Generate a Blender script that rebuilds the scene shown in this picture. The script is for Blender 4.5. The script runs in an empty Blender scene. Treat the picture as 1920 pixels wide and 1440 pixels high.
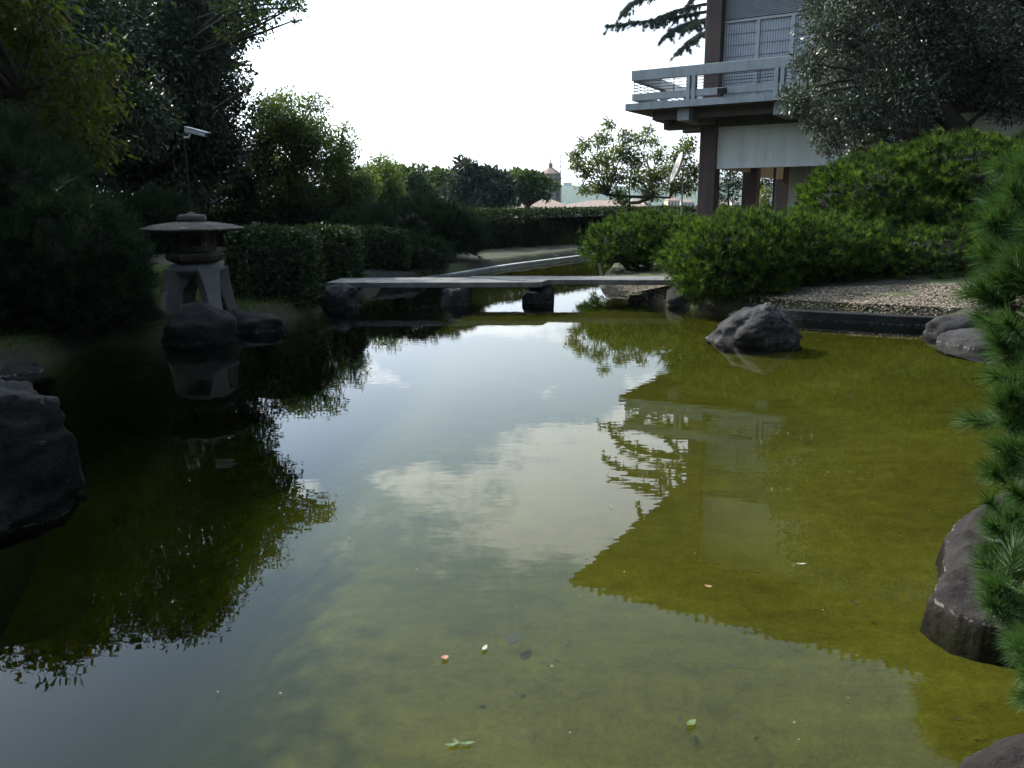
import bpy, math, random
import numpy as np
from mathutils import Matrix, Vector, noise as mnoise

# ------------------------------------------------------------------ camera
F, H, P, R = 1507.0, 1.65, math.radians(12.5), math.radians(0.4)
scn = bpy.context.scene
C = scn.collection
cam_d = bpy.data.cameras.new('camera'); cam = bpy.data.objects.new('camera', cam_d); C.objects.link(cam)
cam_d.sensor_width = 36.0; cam_d.lens = F / 1920 * 36.0; cam_d.clip_start = 0.05; cam_d.clip_end = 9000
cam.matrix_world = Matrix.Translation((0, 0, H)) @ Matrix.Rotation(math.pi / 2 - P, 4, 'X') @ Matrix.Rotation(-R, 4, 'Z')
scn.camera = cam

# ------------------------------------------------------------------ light
SUN_AZ, SUN_EL = math.radians(-55), math.radians(39)      # azimuth from +Y towards +X
world = bpy.data.worlds.new('World'); scn.world = world; world.use_nodes = True
wn, wl = world.node_tree.nodes, world.node_tree.links
wn.clear()
def N(nt, t, **k):
    n = nt.nodes.new(t)
    for a, b in k.items(): setattr(n, a, b)
    return n
wo = N(world.node_tree, 'ShaderNodeOutputWorld'); bg = N(world.node_tree, 'ShaderNodeBackground')
sky = N(world.node_tree, 'ShaderNodeTexSky', sky_type='NISHITA', sun_disc=False, sun_elevation=SUN_EL, sun_rotation=SUN_AZ,
        air_density=1.0, dust_density=1.6, ozone_density=1.0, altitude=60)
tc = N(world.node_tree, 'ShaderNodeTexCoord'); sep = N(world.node_tree, 'ShaderNodeSeparateXYZ')
wl.new(tc.outputs['Generated'], sep.inputs[0])
def M_(nt, op, a, b=None, c=None, clamp=False):
    n = N(nt, 'ShaderNodeMath', operation=op); n.use_clamp = clamp
    for i, v in enumerate((a, b, c)):
        if v is None: continue
        if isinstance(v, (int, float)): n.inputs[i].default_value = v
        else: nt.links.new(v, n.inputs[i])
    return n.outputs[0]
wt = world.node_tree
zz = M_(wt, 'ADD', M_(wt, 'MAXIMUM', sep.outputs[2], 0.0), 0.16)
comb = N(wt, 'ShaderNodeCombineXYZ')
wl.new(M_(wt, 'DIVIDE', sep.outputs[0], zz), comb.inputs[0]); wl.new(M_(wt, 'DIVIDE', sep.outputs[1], zz), comb.inputs[1])
cn = N(wt, 'ShaderNodeTexNoise'); cn.inputs['Scale'].default_value = 1.0; cn.inputs['Detail'].default_value = 8; cn.inputs['Roughness'].default_value = 0.68
mp = N(wt, 'ShaderNodeMapping'); mp.inputs['Location'].default_value = (6.82, 4.5, 0)
wl.new(comb.outputs[0], mp.inputs[0]); wl.new(mp.outputs[0], cn.inputs['Vector'])
cr = N(wt, 'ShaderNodeMapRange'); cr.interpolation_type = 'SMOOTHSTEP'
cr.inputs[1].default_value = 0.485; cr.inputs[2].default_value = 0.57
wl.new(cn.outputs[0], cr.inputs[0])
mix = N(wt, 'ShaderNodeMix', data_type='RGBA')
veil = M_(wt, 'MULTIPLY', M_(wt, 'POWER', M_(wt, 'SUBTRACT', 1.0, M_(wt, 'DIVIDE', M_(wt, 'MAXIMUM', sep.outputs[2], 0.0), 0.36), clamp=True), 1.3), 0.9)
wl.new(M_(wt, 'MAXIMUM', M_(wt, 'MULTIPLY', cr.outputs[0], 0.85), veil), mix.inputs[0])
# thin cloud and haze scatter forward: brighter towards the sun
sunv = N(wt, 'ShaderNodeVectorMath', operation='DOT_PRODUCT'); wl.new(tc.outputs['Generated'], sunv.inputs[0])
sunv.inputs[1].default_value = (math.sin(SUN_AZ) * math.cos(SUN_EL), math.cos(SUN_AZ) * math.cos(SUN_EL), math.sin(SUN_EL))
fwd = M_(wt, 'POWER', M_(wt, 'ADD', 0.5, M_(wt, 'MULTIPLY', sunv.outputs['Value'], 0.5), clamp=True), 3.0)
def glow(col, k, k0):
    v = N(wt, 'ShaderNodeVectorMath', operation='SCALE'); v.inputs[0].default_value = col; wl.new(M_(wt, 'ADD', M_(wt, 'MULTIPLY', fwd, k), k0), v.inputs['Scale']); return v.outputs[0]
hazy = N(wt, 'ShaderNodeVectorMath', operation='ADD'); wl.new(sky.outputs[0], hazy.inputs[0]); wl.new(glow((0.70, 0.99, 1.28), 18.0, 0.0), hazy.inputs[1])
wl.new(hazy.outputs[0], mix.inputs[6]); wl.new(glow((0.97, 1.0, 1.03), 50.0, 3.0), mix.inputs[7])
wl.new(mix.outputs[2], bg.inputs[0]); bg.inputs[1].default_value = 0.075
wl.new(bg.outputs[0], wo.inputs[0])
sun_d = bpy.data.lights.new('sun', 'SUN'); sun = bpy.data.objects.new('sun', sun_d); C.objects.link(sun)
sun_d.energy = 5.0; sun_d.angle = math.radians(0.53); sun_d.color = (1.0, 0.94, 0.84)
sd = Vector((math.sin(SUN_AZ) * math.cos(SUN_EL), math.cos(SUN_AZ) * math.cos(SUN_EL), math.sin(SUN_EL)))
sun.rotation_euler = sd.to_track_quat('Z', 'Y').to_euler()
vs = scn.view_settings
vs.view_transform = 'Standard'; vs.look = 'None'; vs.exposure = 0.6; vs.gamma = 1.0; vs.use_curve_mapping = False
scn.cycles.max_bounces = 4; scn.cycles.diffuse_bounces = 1; scn.cycles.glossy_bounces = 3; scn.cycles.transparent_max_bounces = 8
scn.cycles.use_adaptive_sampling = True; scn.cycles.adaptive_threshold = 0.02
scn.cycles.caustics_reflective = False; scn.cycles.caustics_refractive = False

# ------------------------------------------------------------------ pixel helpers (photo 1920 x 1440)
def ray(x, y):
    u = (x - 960) / F; v = (720 - y) / F
    c, s = math.cos(R), math.sin(R)
    u, v = u * c + v * s, -u * s + v * c
    return np.array([u, math.cos(P) + v * math.sin(P), -math.sin(P) + v * math.cos(P)])
def atz(x, y, z=0.0):
    r = ray(x, y); return np.array([0, 0, H]) + (z - H) / r[2] * r
def atY(x, y, Y):
    r = ray(x, y); return np.array([0, 0, H]) + Y / r[1] * r

# ------------------------------------------------------------------ materials
def mat(name):
    m = bpy.data.materials.new(name); m.use_nodes = True
    nt = m.node_tree; b = nt.nodes['Principled BSDF']
    return m, nt, b
def ramp(nt, fac, stops):
    r = N(nt, 'ShaderNodeValToRGB'); e = r.color_ramp.elements
    while len(e) < len(stops): e.new(0.5)
    for i, (p, c) in enumerate(stops): e[i].position = p; e[i].color = (*c, 1)
    nt.links.new(fac, r.inputs[0]); return r.outputs[0]
def noise(nt, scale, detail=5, rough=0.55, vec=None, dist=0.0):
    n = N(nt, 'ShaderNodeTexNoise'); n.inputs['Scale'].default_value = scale; n.inputs['Detail'].default_value = detail
    n.inputs['Roughness'].default_value = rough; n.inputs['Distortion'].default_value = dist
    if vec is None:
        g = N(nt, 'ShaderNodeNewGeometry'); vec = g.outputs['Position']
    nt.links.new(vec, n.inputs['Vector']); return n.outputs[0]
def bump(nt, h, strength, dist, b):
    n = N(nt, 'ShaderNodeBump'); n.inputs['Strength'].default_value = strength; n.inputs['Distance'].default_value = dist
    nt.links.new(h, n.inputs['Height']); nt.links.new(n.outputs[0], b.inputs['Normal'])
def leafmat(name, cols, trans=0.35, rough=0.45, spec=0.35, tcol=None, clump=1.2):
    """foliage: colour varies leaf by leaf and clump by clump, some light passes through"""
    m, nt, b = mat(name)
    g = N(nt, 'ShaderNodeNewGeometry')
    if clump > 3:    # needle shrubs: tuft by tuft
        nn_ = N(nt, 'ShaderNodeMapRange'); nn_.inputs[1].default_value = 0.38; nn_.inputs[2].default_value = 0.62; nt.links.new(noise(nt, clump, 2), nn_.inputs[0])
        f = M_(nt, 'ADD', M_(nt, 'MULTIPLY', g.outputs['Random Per Island'], 0.3), M_(nt, 'MULTIPLY', nn_.outputs[0], 0.65), clamp=True)
    else:
        f = M_(nt, 'ADD', M_(nt, 'MULTIPLY', g.outputs['Random Per Island'], 0.6), M_(nt, 'MULTIPLY', noise(nt, clump, 3), 0.5), clamp=True)
    col = ramp(nt, f, [(0.1 + 0.8 * i / max(1, len(cols) - 1), c) for i, c in enumerate(cols)])
    nt.links.new(col, b.inputs['Base Color']); b.inputs['Roughness'].default_value = rough
    b.inputs['Specular IOR Level'].default_value = spec
    t = N(nt, 'ShaderNodeBsdfTranslucent')
    mc = N(nt, 'ShaderNodeMix', data_type='RGBA', blend_type='MULTIPLY'); mc.inputs[0].default_value = 1
    nt.links.new(col, mc.inputs[6]); mc.inputs[7].default_value = (*(tcol or (1.5, 1.5, 0.7)), 1)
    nt.links.new(mc.outputs[2], t.inputs[0])
    ms = N(nt, 'ShaderNodeMixShader'); ms.inputs[0].default_value = trans
    nt.links.new(b.outputs[0], ms.inputs[1]); nt.links.new(t.outputs[0], ms.inputs[2])
    nt.links.new(ms.outputs[0], nt.nodes['Material Output'].inputs[0])
    return m
def plain(name, col, rough=0.7, var=0.15, scale=6.0, bstr=0.15, bdist=0.01, metal=0.0, streak=None):
    m, nt, b = mat(name)
    n = noise(nt, scale, 6, 0.6); n2 = noise(nt, scale * 14, 3, 0.6)
    f = M_(nt, 'ADD', M_(nt, 'MULTIPLY', n, 0.7), M_(nt, 'MULTIPLY', n2, 0.3))
    if streak:
        g = N(nt, 'ShaderNodeNewGeometry'); ms_ = N(nt, 'ShaderNodeMapping'); ms_.inputs['Scale'].default_value = (5, 5, 0.35); nt.links.new(g.outputs['Position'], ms_.inputs[0])
        f = M_(nt, 'ADD', M_(nt, 'MULTIPLY', f, 1 - streak), M_(nt, 'MULTIPLY', noise(nt, 1.0, 5, 0.65, ms_.outputs[0]), streak))
    c0 = [max(0, c * (1 - 2.2 * var)) for c in col]; c1 = [c * (1 + 1.6 * var) for c in col]
    nt.links.new(ramp(nt, f, [(0.25, c0), (0.5, col), (0.78, c1)]), b.inputs['Base Color'])
    b.inputs['Roughness'].default_value = rough; b.inputs['Metallic'].default_value = metal
    bump(nt, f, bstr, bdist, b)
    return m
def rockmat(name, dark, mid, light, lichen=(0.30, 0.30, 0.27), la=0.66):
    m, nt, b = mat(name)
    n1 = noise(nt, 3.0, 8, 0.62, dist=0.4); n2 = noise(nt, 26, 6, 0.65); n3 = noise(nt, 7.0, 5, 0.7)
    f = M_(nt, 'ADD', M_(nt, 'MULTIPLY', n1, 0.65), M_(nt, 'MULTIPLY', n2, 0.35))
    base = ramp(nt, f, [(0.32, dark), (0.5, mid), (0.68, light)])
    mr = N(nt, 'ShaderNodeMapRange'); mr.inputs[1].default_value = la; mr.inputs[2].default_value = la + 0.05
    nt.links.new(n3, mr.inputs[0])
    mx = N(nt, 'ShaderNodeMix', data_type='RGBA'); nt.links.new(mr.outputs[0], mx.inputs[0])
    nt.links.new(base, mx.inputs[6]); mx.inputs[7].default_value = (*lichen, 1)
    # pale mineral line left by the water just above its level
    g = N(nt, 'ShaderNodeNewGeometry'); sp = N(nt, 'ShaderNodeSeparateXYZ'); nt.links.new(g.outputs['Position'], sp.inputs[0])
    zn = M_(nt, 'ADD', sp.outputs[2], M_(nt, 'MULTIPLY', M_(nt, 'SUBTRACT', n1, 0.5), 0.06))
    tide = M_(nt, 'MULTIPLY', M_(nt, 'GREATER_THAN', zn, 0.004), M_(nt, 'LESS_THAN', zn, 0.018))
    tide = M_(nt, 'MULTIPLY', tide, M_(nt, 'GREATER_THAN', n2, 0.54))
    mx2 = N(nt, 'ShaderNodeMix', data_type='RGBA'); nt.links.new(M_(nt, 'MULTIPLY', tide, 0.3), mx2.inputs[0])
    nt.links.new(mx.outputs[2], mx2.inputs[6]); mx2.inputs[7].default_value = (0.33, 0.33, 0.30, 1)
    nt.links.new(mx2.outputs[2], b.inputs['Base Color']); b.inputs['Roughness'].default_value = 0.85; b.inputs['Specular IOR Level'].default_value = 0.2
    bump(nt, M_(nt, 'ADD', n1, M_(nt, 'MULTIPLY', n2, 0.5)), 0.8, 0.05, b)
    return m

MT = {}
MT['rock'] = rockmat('rock', (0.011, 0.0105, 0.011), (0.029, 0.028, 0.029), (0.066, 0.063, 0.061), (0.16, 0.16, 0.15), 0.67)
MT['rock_brown'] = rockmat('rock_brown', (0.009, 0.007, 0.0068), (0.02, 0.016, 0.015), (0.042, 0.035, 0.032), (0.15, 0.14, 0.125), 0.675)
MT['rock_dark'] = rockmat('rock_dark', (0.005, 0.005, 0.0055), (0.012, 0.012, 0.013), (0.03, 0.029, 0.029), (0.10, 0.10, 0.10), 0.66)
MT['granite'] = plain('granite', (0.13, 0.13, 0.128), 0.9, 0.25, 5, 0.3, 0.006)
MT['lantern_stone'] = rockmat('lantern_stone', (0.028, 0.024, 0.022), (0.06, 0.052, 0.047), (0.11, 0.10, 0.09), (0.19, 0.19, 0.165), 0.64)
MT['slab_stone'] = plain('slab_stone', (0.115, 0.114, 0.11), 0.9, 0.4, 4.5, 0.3, 0.006)
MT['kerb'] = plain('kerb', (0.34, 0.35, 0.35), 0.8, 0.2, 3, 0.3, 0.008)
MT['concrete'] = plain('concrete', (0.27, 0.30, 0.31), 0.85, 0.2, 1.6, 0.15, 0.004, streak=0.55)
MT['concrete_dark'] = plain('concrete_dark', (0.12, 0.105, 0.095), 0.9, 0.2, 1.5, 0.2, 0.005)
MT['brown'] = plain('brown_column', (0.075, 0.05, 0.045), 0.8, 0.3, 2.2, 0.15, 0.004, streak=0.5)
MT['render_white'] = plain('render_white', (0.76, 0.79, 0.77), 0.9, 0.12, 1.2, 0.1, 0.003, streak=0.6)
MT['render_beige'] = plain('render_beige', (0.55, 0.47, 0.34), 0.9, 0.06, 1.2, 0.1, 0.003)
MT['metal_grey'] = plain('metal_grey', (0.33, 0.36, 0.38), 0.5, 0.06, 3, 0.05, 0.002)
MT['bar'] = plain('bar', (0.05, 0.055, 0.06), 0.5, 0.1, 5)
MT['screen'] = plain('screen', (0.52, 0.58, 0.66), 0.6, 0.13, 1.7, 0.05, 0.002)
MT['lattice'] = plain('lattice', (0.20, 0.23, 0.27), 0.6, 0.2, 6)
MT['louvre'] = plain('louvre', (0.27, 0.31, 0.34), 0.5, 0.1, 4)
MT['glass'] = plain('dark_glass', (0.03, 0.035, 0.04), 0.08, 0.05, 2, 0.0, 0.001)
MT['roof_dark'] = plain('roof_dark', (0.09, 0.085, 0.085), 0.7, 0.2, 3)
MT['terracotta'] = plain('terracotta', (0.21, 0.15, 0.12), 0.9, 0.2, 1.5, 0.1, 0.02)
MT['tower_stone'] = plain('tower_stone', (0.17, 0.155, 0.14), 0.9, 0.15, 0.9)
MT['ochre_wall'] = plain('ochre_wall', (0.50, 0.40, 0.26), 0.9, 0.1, 0.3)
MT['pale_wall'] = plain('pale_wall', (0.52, 0.48, 0.42), 0.9, 0.1, 0.3)
MT['window_dark'] = plain('window_dark', (0.05, 0.055, 0.06), 0.4, 0.1, 0.8)
MT['white_metal'] = plain('white_metal', (0.62, 0.64, 0.64), 0.35, 0.05, 6, 0.02, 0.001)
MT['dish'] = plain('dish', (0.62, 0.60, 0.54), 0.5, 0.06, 5, 0.02, 0.001)
MT['black_metal'] = plain('black_metal', (0.012, 0.012, 0.013), 0.85, 0.1, 8)
MT['bark'] = plain('bark', (0.06, 0.047, 0.036), 0.95, 0.35, 9, 0.7, 0.03)
MT['bark_pale'] = plain('bark_pale', (0.13, 0.115, 0.09), 0.95, 0.35, 7, 0.7, 0.03)
MT['twig'] = plain('twig', (0.010, 0.012, 0.006), 1.0, 0.3, 25, 0.8, 0.02)  # for solid inner cores, near-black to stand in for shade between leaves
# leaves
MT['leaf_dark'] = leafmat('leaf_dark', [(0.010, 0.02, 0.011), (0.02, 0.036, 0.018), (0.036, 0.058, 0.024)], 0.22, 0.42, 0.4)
MT['leaf_mid'] = leafmat('leaf_mid', [(0.04, 0.068, 0.022), (0.07, 0.11, 0.032), (0.115, 0.16, 0.042)], 0.5)
MT['leaf_light'] = leafmat('leaf_light', [(0.05, 0.07, 0.02), (0.08, 0.11, 0.03), (0.11, 0.13, 0.035)], 0.45)
MT['leaf_autumn'] = leafmat('leaf_autumn', [(0.016, 0.032, 0.008), (0.032, 0.055, 0.010), (0.05, 0.075, 0.012), (0.075, 0.095, 0.014), (0.11, 0.09, 0.014)], 0.65)
MT['leaf_olive'] = leafmat('leaf_olive', [(0.022, 0.03, 0.018), (0.04, 0.052, 0.033), (0.10, 0.12, 0.085)], 0.15, 0.38, 0.4, (1.2, 1.3, 0.8))
MT['leaf_hedge'] = leafmat('leaf_hedge', [(0.010, 0.02, 0.008), (0.02, 0.036, 0.013), (0.04, 0.066, 0.022)], 0.25, 0.5, 0.2)
MT['needle_shrub'] = leafmat('needle_shrub', [(0.006, 0.015, 0.004), (0.024, 0.052, 0.009), (0.13, 0.21, 0.028)], 0.36, 0.6, 0.15, clump=8.0)
MT['needle_juniper'] = leafmat('needle_juniper', [(0.008, 0.018, 0.009), (0.016, 0.032, 0.015), (0.03, 0.054, 0.024)], 0.2, 0.6, 0.12, clump=7.0)
MT['needle_pine'] = leafmat('needle_pine', [(0.09, 0.06, 0.025), (0.035, 0.085, 0.022), (0.05, 0.115, 0.032), (0.075, 0.15, 0.045), (0.12, 0.20, 0.07)], 0.3, 0.32, 0.5)
MT['needle_cedar'] = leafmat('needle_cedar', [(0.022, 0.032, 0.03), (0.036, 0.05, 0.045), (0.055, 0.07, 0.06)], 0.2, 0.6, 0.2)
MT['pine_far'] = leafmat('pine_far', [(0.025, 0.05, 0.016), (0.045, 0.08, 0.02), (0.075, 0.115, 0.03)], 0.25, 0.6, 0.2, clump=0.5)
MT['grass'] = leafmat('grass', [(0.03, 0.055, 0.012), (0.055, 0.085, 0.018), (0.09, 0.11, 0.03)], 0.35, 0.5, 0.3)
def m_ground():
    m, nt, b = mat('ground')
    n1 = noise(nt, 0.9, 7, 0.62); n2 = noise(nt, 22, 5, 0.7)
    f = M_(nt, 'ADD', M_(nt, 'MULTIPLY', n1, 0.7), M_(nt, 'MULTIPLY', n2, 0.3))
    nt.links.new(ramp(nt, f, [(0.3, (0.012, 0.010, 0.007)), (0.46, (0.026, 0.022, 0.013)), (0.54, (0.03, 0.038, 0.010)), (0.7, (0.055, 0.068, 0.016))]), b.inputs['Base Color'])
    b.inputs['Roughness'].default_value = 0.95; bump(nt, f, 0.7, 0.04, b); return m
MT['ground'] = m_ground()
def m_gravel(name, cols, scale):
    m, nt, b = mat(name)
    g = N(nt, 'ShaderNodeNewGeometry')
    v = N(nt, 'ShaderNodeTexVoronoi'); v.inputs['Scale'].default_value = scale; nt.links.new(g.outputs['Position'], v.inputs['Vector'])
    sp = N(nt, 'ShaderNodeSeparateColor'); nt.links.new(v.outputs['Color'], sp.inputs[0])
    f = M_(nt, 'ADD', M_(nt, 'MULTIPLY', sp.outputs[0], 0.6), M_(nt, 'MULTIPLY', noise(nt, 1.3, 4), 0.45))
    nt.links.new(ramp(nt, f, [(0.15, cols[0]), (0.5, cols[1]), (0.9, cols[2])]), b.inputs['Base Color'])
    b.inputs['Roughness'].default_value = 0.9
    bump(nt, M_(nt, 'SUBTRACT', 1.0, v.outputs['Distance']), 1.0, 0.02, b); return m
MT['gravel_path'] = m_gravel('gravel_path', [(0.14, 0.135, 0.125), (0.27, 0.262, 0.255), (0.4, 0.39, 0.375)], 30)
MT['gravel_bed'] = m_gravel('gravel_bed', [(0.09, 0.07, 0.05), (0.19, 0.15, 0.105), (0.32, 0.26, 0.19)], 34)
def m_pebble():
    m, nt, b = mat('pebble'); g = N(nt, 'ShaderNodeNewGeometry')
    nt.links.new(ramp(nt, g.outputs['Random Per Island'], [(0, (0.05, 0.036, 0.024)), (0.4, (0.12, 0.09, 0.06)), (0.8, (0.2, 0.16, 0.115)), (1, (0.34, 0.30, 0.24))]), b.inputs['Base Color'])
    b.inputs['Roughness'].default_value = 0.85; return m
MT['pebble'] = m_pebble()
def m_bed():
    m, nt, b = mat('pond_bed')
    n1 = noise(nt, 0.8, 6, 0.6); n2 = noise(nt, 9, 7, 0.68, dist=0.6); n3 = noise(nt, 48, 5, 0.75)
    g = N(nt, 'ShaderNodeNewGeometry'); mpn = N(nt, 'ShaderNodeMapping'); mpn.inputs['Scale'].default_value = (2.2, 9, 1)
    mpn.inputs['Rotation'].default_value = (0, 0, 0.35)
    nt.links.new(g.outputs['Position'], mpn.inputs[0]); n4 = noise(nt, 1.0, 5, 0.6, mpn.outputs[0])
    f = M_(nt, 'ADD', M_(nt, 'ADD', M_(nt, 'MULTIPLY', n1, 0.25), M_(nt, 'MULTIPLY', n2, 0.3)), M_(nt, 'ADD', M_(nt, 'MULTIPLY', n3, 0.3), M_(nt, 'MULTIPLY', n4, 0.15)))
    col = ramp(nt, f, [(0.3, (0.014, 0.013, 0.004)), (0.42, (0.058, 0.054, 0.009)), (0.56, (0.098, 0.091, 0.014)), (0.7, (0.17, 0.155, 0.034))])
    nt.links.new(col, b.inputs['Base Color']); b.inputs['Roughness'].default_value = 1.0
    b.inputs['Specular IOR Level'].default_value = 0.0
    bump(nt, f, 0.8, 0.04, b); return m
MT['pond_bed'] = m_bed()
def m_water():
    m = bpy.data.materials.new('water'); m.use_nodes = True; nt = m.node_tree; nt.nodes.clear()
    out = N(nt, 'ShaderNodeOutputMaterial'); gl = N(nt, 'ShaderNodeBsdfGlossy'); gl.inputs['Roughness'].default_value = 0.0
    tr = N(nt, 'ShaderNodeBsdfTransparent'); tr.inputs[0].default_value = (0.86, 0.88, 0.82, 1)
    ms = N(nt, 'ShaderNodeMixShader')
    g = N(nt, 'ShaderNodeNewGeometry')
    mp1 = N(nt, 'ShaderNodeMapping'); mp1.inputs['Scale'].default_value = (2.2, 5.0, 1); nt.links.new(g.outputs['Position'], mp1.inputs[0])
    a = noise(nt, 2.6, 1, 0.4, mp1.outputs[0]); b2 = noise(nt, 0.7, 2, 0.5)
    hgt = M_(nt, 'MULTIPLY', a, M_(nt, 'ADD', M_(nt, 'MULTIPLY', b2, 1.2), 0.1))
    bp = N(nt, 'ShaderNodeBump'); bp.inputs['Strength'].default_value = 0.022; bp.inputs['Distance'].default_value = 0.02
    nt.links.new(hgt, bp.inputs['Height'])
    nt.links.new(bp.outputs[0], gl.inputs['Normal'])
    # Schlick reflectance of water, the same from above and below
    dp_ = N(nt, 'ShaderNodeVectorMath', operation='DOT_PRODUCT'); nt.links.new(bp.outputs[0], dp_.inputs[0]); nt.links.new(g.outputs['Incoming'], dp_.inputs[1])
    fr = M_(nt, 'ADD', 0.02, M_(nt, 'MULTIPLY', M_(nt, 'POWER', M_(nt, 'SUBTRACT', 1.0, M_(nt, 'ABSOLUTE', dp_.outputs['Value']), clamp=True), 5.0), 0.98))
    nt.links.new(fr, ms.inputs[0]); nt.links.new(tr.outputs[0], ms.inputs[1]); nt.links.new(gl.outputs[0], ms.inputs[2])
    nt.links.new(ms.outputs[0], out.inputs[0])
    va = N(nt, 'ShaderNodeVolumeAbsorption'); va.inputs['Color'].default_value = (0.46, 0.54, 0.24, 1); va.inputs['Density'].default_value = 1.1
    nt.links.new(va.outputs[0], out.inputs['Volume']); return m
MT['water'] = m_water()

# ------------------------------------------------------------------ object helpers
def tag(o, label=None, cat=None, group=None, kind=None):
    for k, v in (('label', label), ('category', cat), ('group', group), ('kind', kind)):
        if v: o[k] = v
    return o
def thing(name, label, cat, loc, group=None):
    o = bpy.data.objects.new(name, None); C.objects.link(o); o.location = tuple(float(a) for a in loc)
    o.empty_display_size = 0.1
    return tag(o, label, cat, group)
def base_of(parent):
    v = Vector((0, 0, 0))
    while parent is not None: v += parent.location; parent = parent.parent
    return v
def mesh_np(name, chunks):
    """chunks: list of (verts Nx3, faces Mxk); all in world coordinates"""
    me = bpy.data.meshes.new(name)
    nv = sum(len(v) for v, f in chunks); V = np.concatenate([np.asarray(v, float) for v, f in chunks])
    me.vertices.add(nv); me.vertices.foreach_set('co', V.astype(np.float32).ravel())
    idx, starts, tot, off, ls = [], [], [], 0, 0
    for v, f in chunks:
        f = np.asarray(f, dtype=np.int64); k = f.shape[1]
        idx.append((f + off).ravel()); n = len(f)
        starts.append(ls + np.arange(n) * k); tot.append(np.full(n, k)); ls += n * k; off += len(v)
    idx = np.concatenate(idx); starts = np.concatenate(starts)
    me.loops.add(len(idx)); me.loops.foreach_set('vertex_index', idx.astype(np.int32))
    me.polygons.add(len(starts)); me.polygons.foreach_set('loop_start', starts.astype(np.int32))
    me.update(calc_edges=True); me.validate()
    return me
def link(name, me, m, parent=None, smooth=False, kind=None):
    o = bpy.data.objects.new(name, me); C.objects.link(o)
    if m is not None: me.materials.append(m)
    if smooth: me.polygons.foreach_set('use_smooth', np.ones(len(me.polygons), dtype=bool))
    if parent is not None:
        o.parent = parent
        b = base_of(parent)
        if b.length > 0: me.transform(Matrix.Translation(-b))
    if kind: o['kind'] = kind
    return o
def rehome(o, base):
    """put a single-mesh thing's origin at its base"""
    o.data.transform(Matrix.Translation(-Vector(base))); o.location = tuple(float(a) for a in base); return o
class MB:
    def __init__(s): s.v = []; s.f = []
    def add(s, vs, fs):
        o = len(s.v); s.v += [tuple(float(c) for c in p) for p in vs]; s.f += [tuple(i + o for i in f) for f in fs]; return s
    def hexa(s, b, t):           # bottom quad, top quad (each CCW from above)
        return s.add(list(b) + list(t), [(3, 2, 1, 0), (4, 5, 6, 7), (0, 1, 5, 4), (1, 2, 6, 5), (2, 3, 7, 6), (3, 0, 4, 7)])
    def box(s, x0, x1, y0, y1, z0, z1, T=None):
        T = T or (lambda a, b, c: (a, b, c))
        return s.hexa([T(x0, y0, z0), T(x1, y0, z0), T(x1, y1, z0), T(x0, y1, z0)], [T(x0, y0, z1), T(x1, y0, z1), T(x1, y1, z1), T(x0, y1, z1)])
    def prism(s, poly, z0, z1):
        n = len(poly)
        return s.add([(p[0], p[1], z0) for p in poly] + [(p[0], p[1], z1) for p in poly],
                     [tuple(range(n))[::-1], tuple(range(n, 2 * n))] + [(i, (i + 1) % n, n + (i + 1) % n, n + i) for i in range(n)])
    def lathe(s, prof, n, c=(0, 0, 0), rot=0.0, cap=True):
        vs = []; fs = []
        for r, z in prof:
            for k in range(n):
                a = rot + 2 * math.pi * k / n; vs.append((c[0] + r * math.cos(a), c[1] + r * math.sin(a), c[2] + z))
        for i in range(len(prof) - 1):
            for k in range(n):
                k2 = (k + 1) % n; fs.append((i * n + k, i * n + k2, (i + 1) * n + k2, (i + 1) * n + k))
        if cap: fs.append(tuple(range(n))[::-1]); fs.append(tuple(range((len(prof) - 1) * n, len(prof) * n)))
        return s.add(vs, fs)
    def tube(s, pts, rad, n=7):
        v, f = tube_np(pts, rad, n); return s.add(v, [tuple(q) for q in f])
    def build(s, name, m, parent=None, smooth=False, bevel=0.0, kind=None):
        me = bpy.data.meshes.new(name); me.from_pydata(s.v, [], s.f); me.update()
        o = link(name, me, m, parent, smooth, kind)
        if bevel:
            b = o.modifiers.new('bevel', 'BEVEL'); b.width = bevel; b.segments = 2; b.limit_method = 'ANGLE'
        return o
def unit(a):
    a = np.asarray(a, float); n = np.linalg.norm(a, axis=-1, keepdims=True); return a / np.maximum(n, 1e-9)
def tube_np(pts, rad, n=7):
    pts = np.asarray(pts, float); k = len(pts); rad = np.broadcast_to(np.asarray(rad, float), (k,)) if np.ndim(rad) else np.full(k, rad)
    t = np.gradient(pts, axis=0); t = unit(t)
    ref = np.array([0.31, 0.17, 0.93]) if abs(t[:, 2]).mean() < 0.9 else np.array([0.9, 0.3, 0.1])
    a = unit(np.cross(t, ref)); b = np.cross(t, a)
    ang = np.linspace(0, 2 * math.pi, n, endpoint=False)
    v = pts[:, None, :] + rad[:, None, None] * (np.cos(ang)[None, :, None] * a[:, None, :] + np.sin(ang)[None, :, None] * b[:, None, :])
    v = v.reshape(-1, 3); f = []
    for i in range(k - 1):
        for j in range(n): f.append((i * n + j, i * n + (j + 1) % n, (i + 1) * n + (j + 1) % n, (i + 1) * n + j))
    return v, np.array(f)
def bend(p0, p1, rng, sag=0.12, n=5):
    p0, p1 = np.asarray(p0, float), np.asarray(p1, float); L = np.linalg.norm(p1 - p0); t = np.linspace(0, 1, n)[:, None]
    off = rng.normal(size=3) * L * sag * 0.6; off[2] += L * sag * 0.5
    return p0 + (p1 - p0) * t + off * (4 * t * (1 - t))

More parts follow.
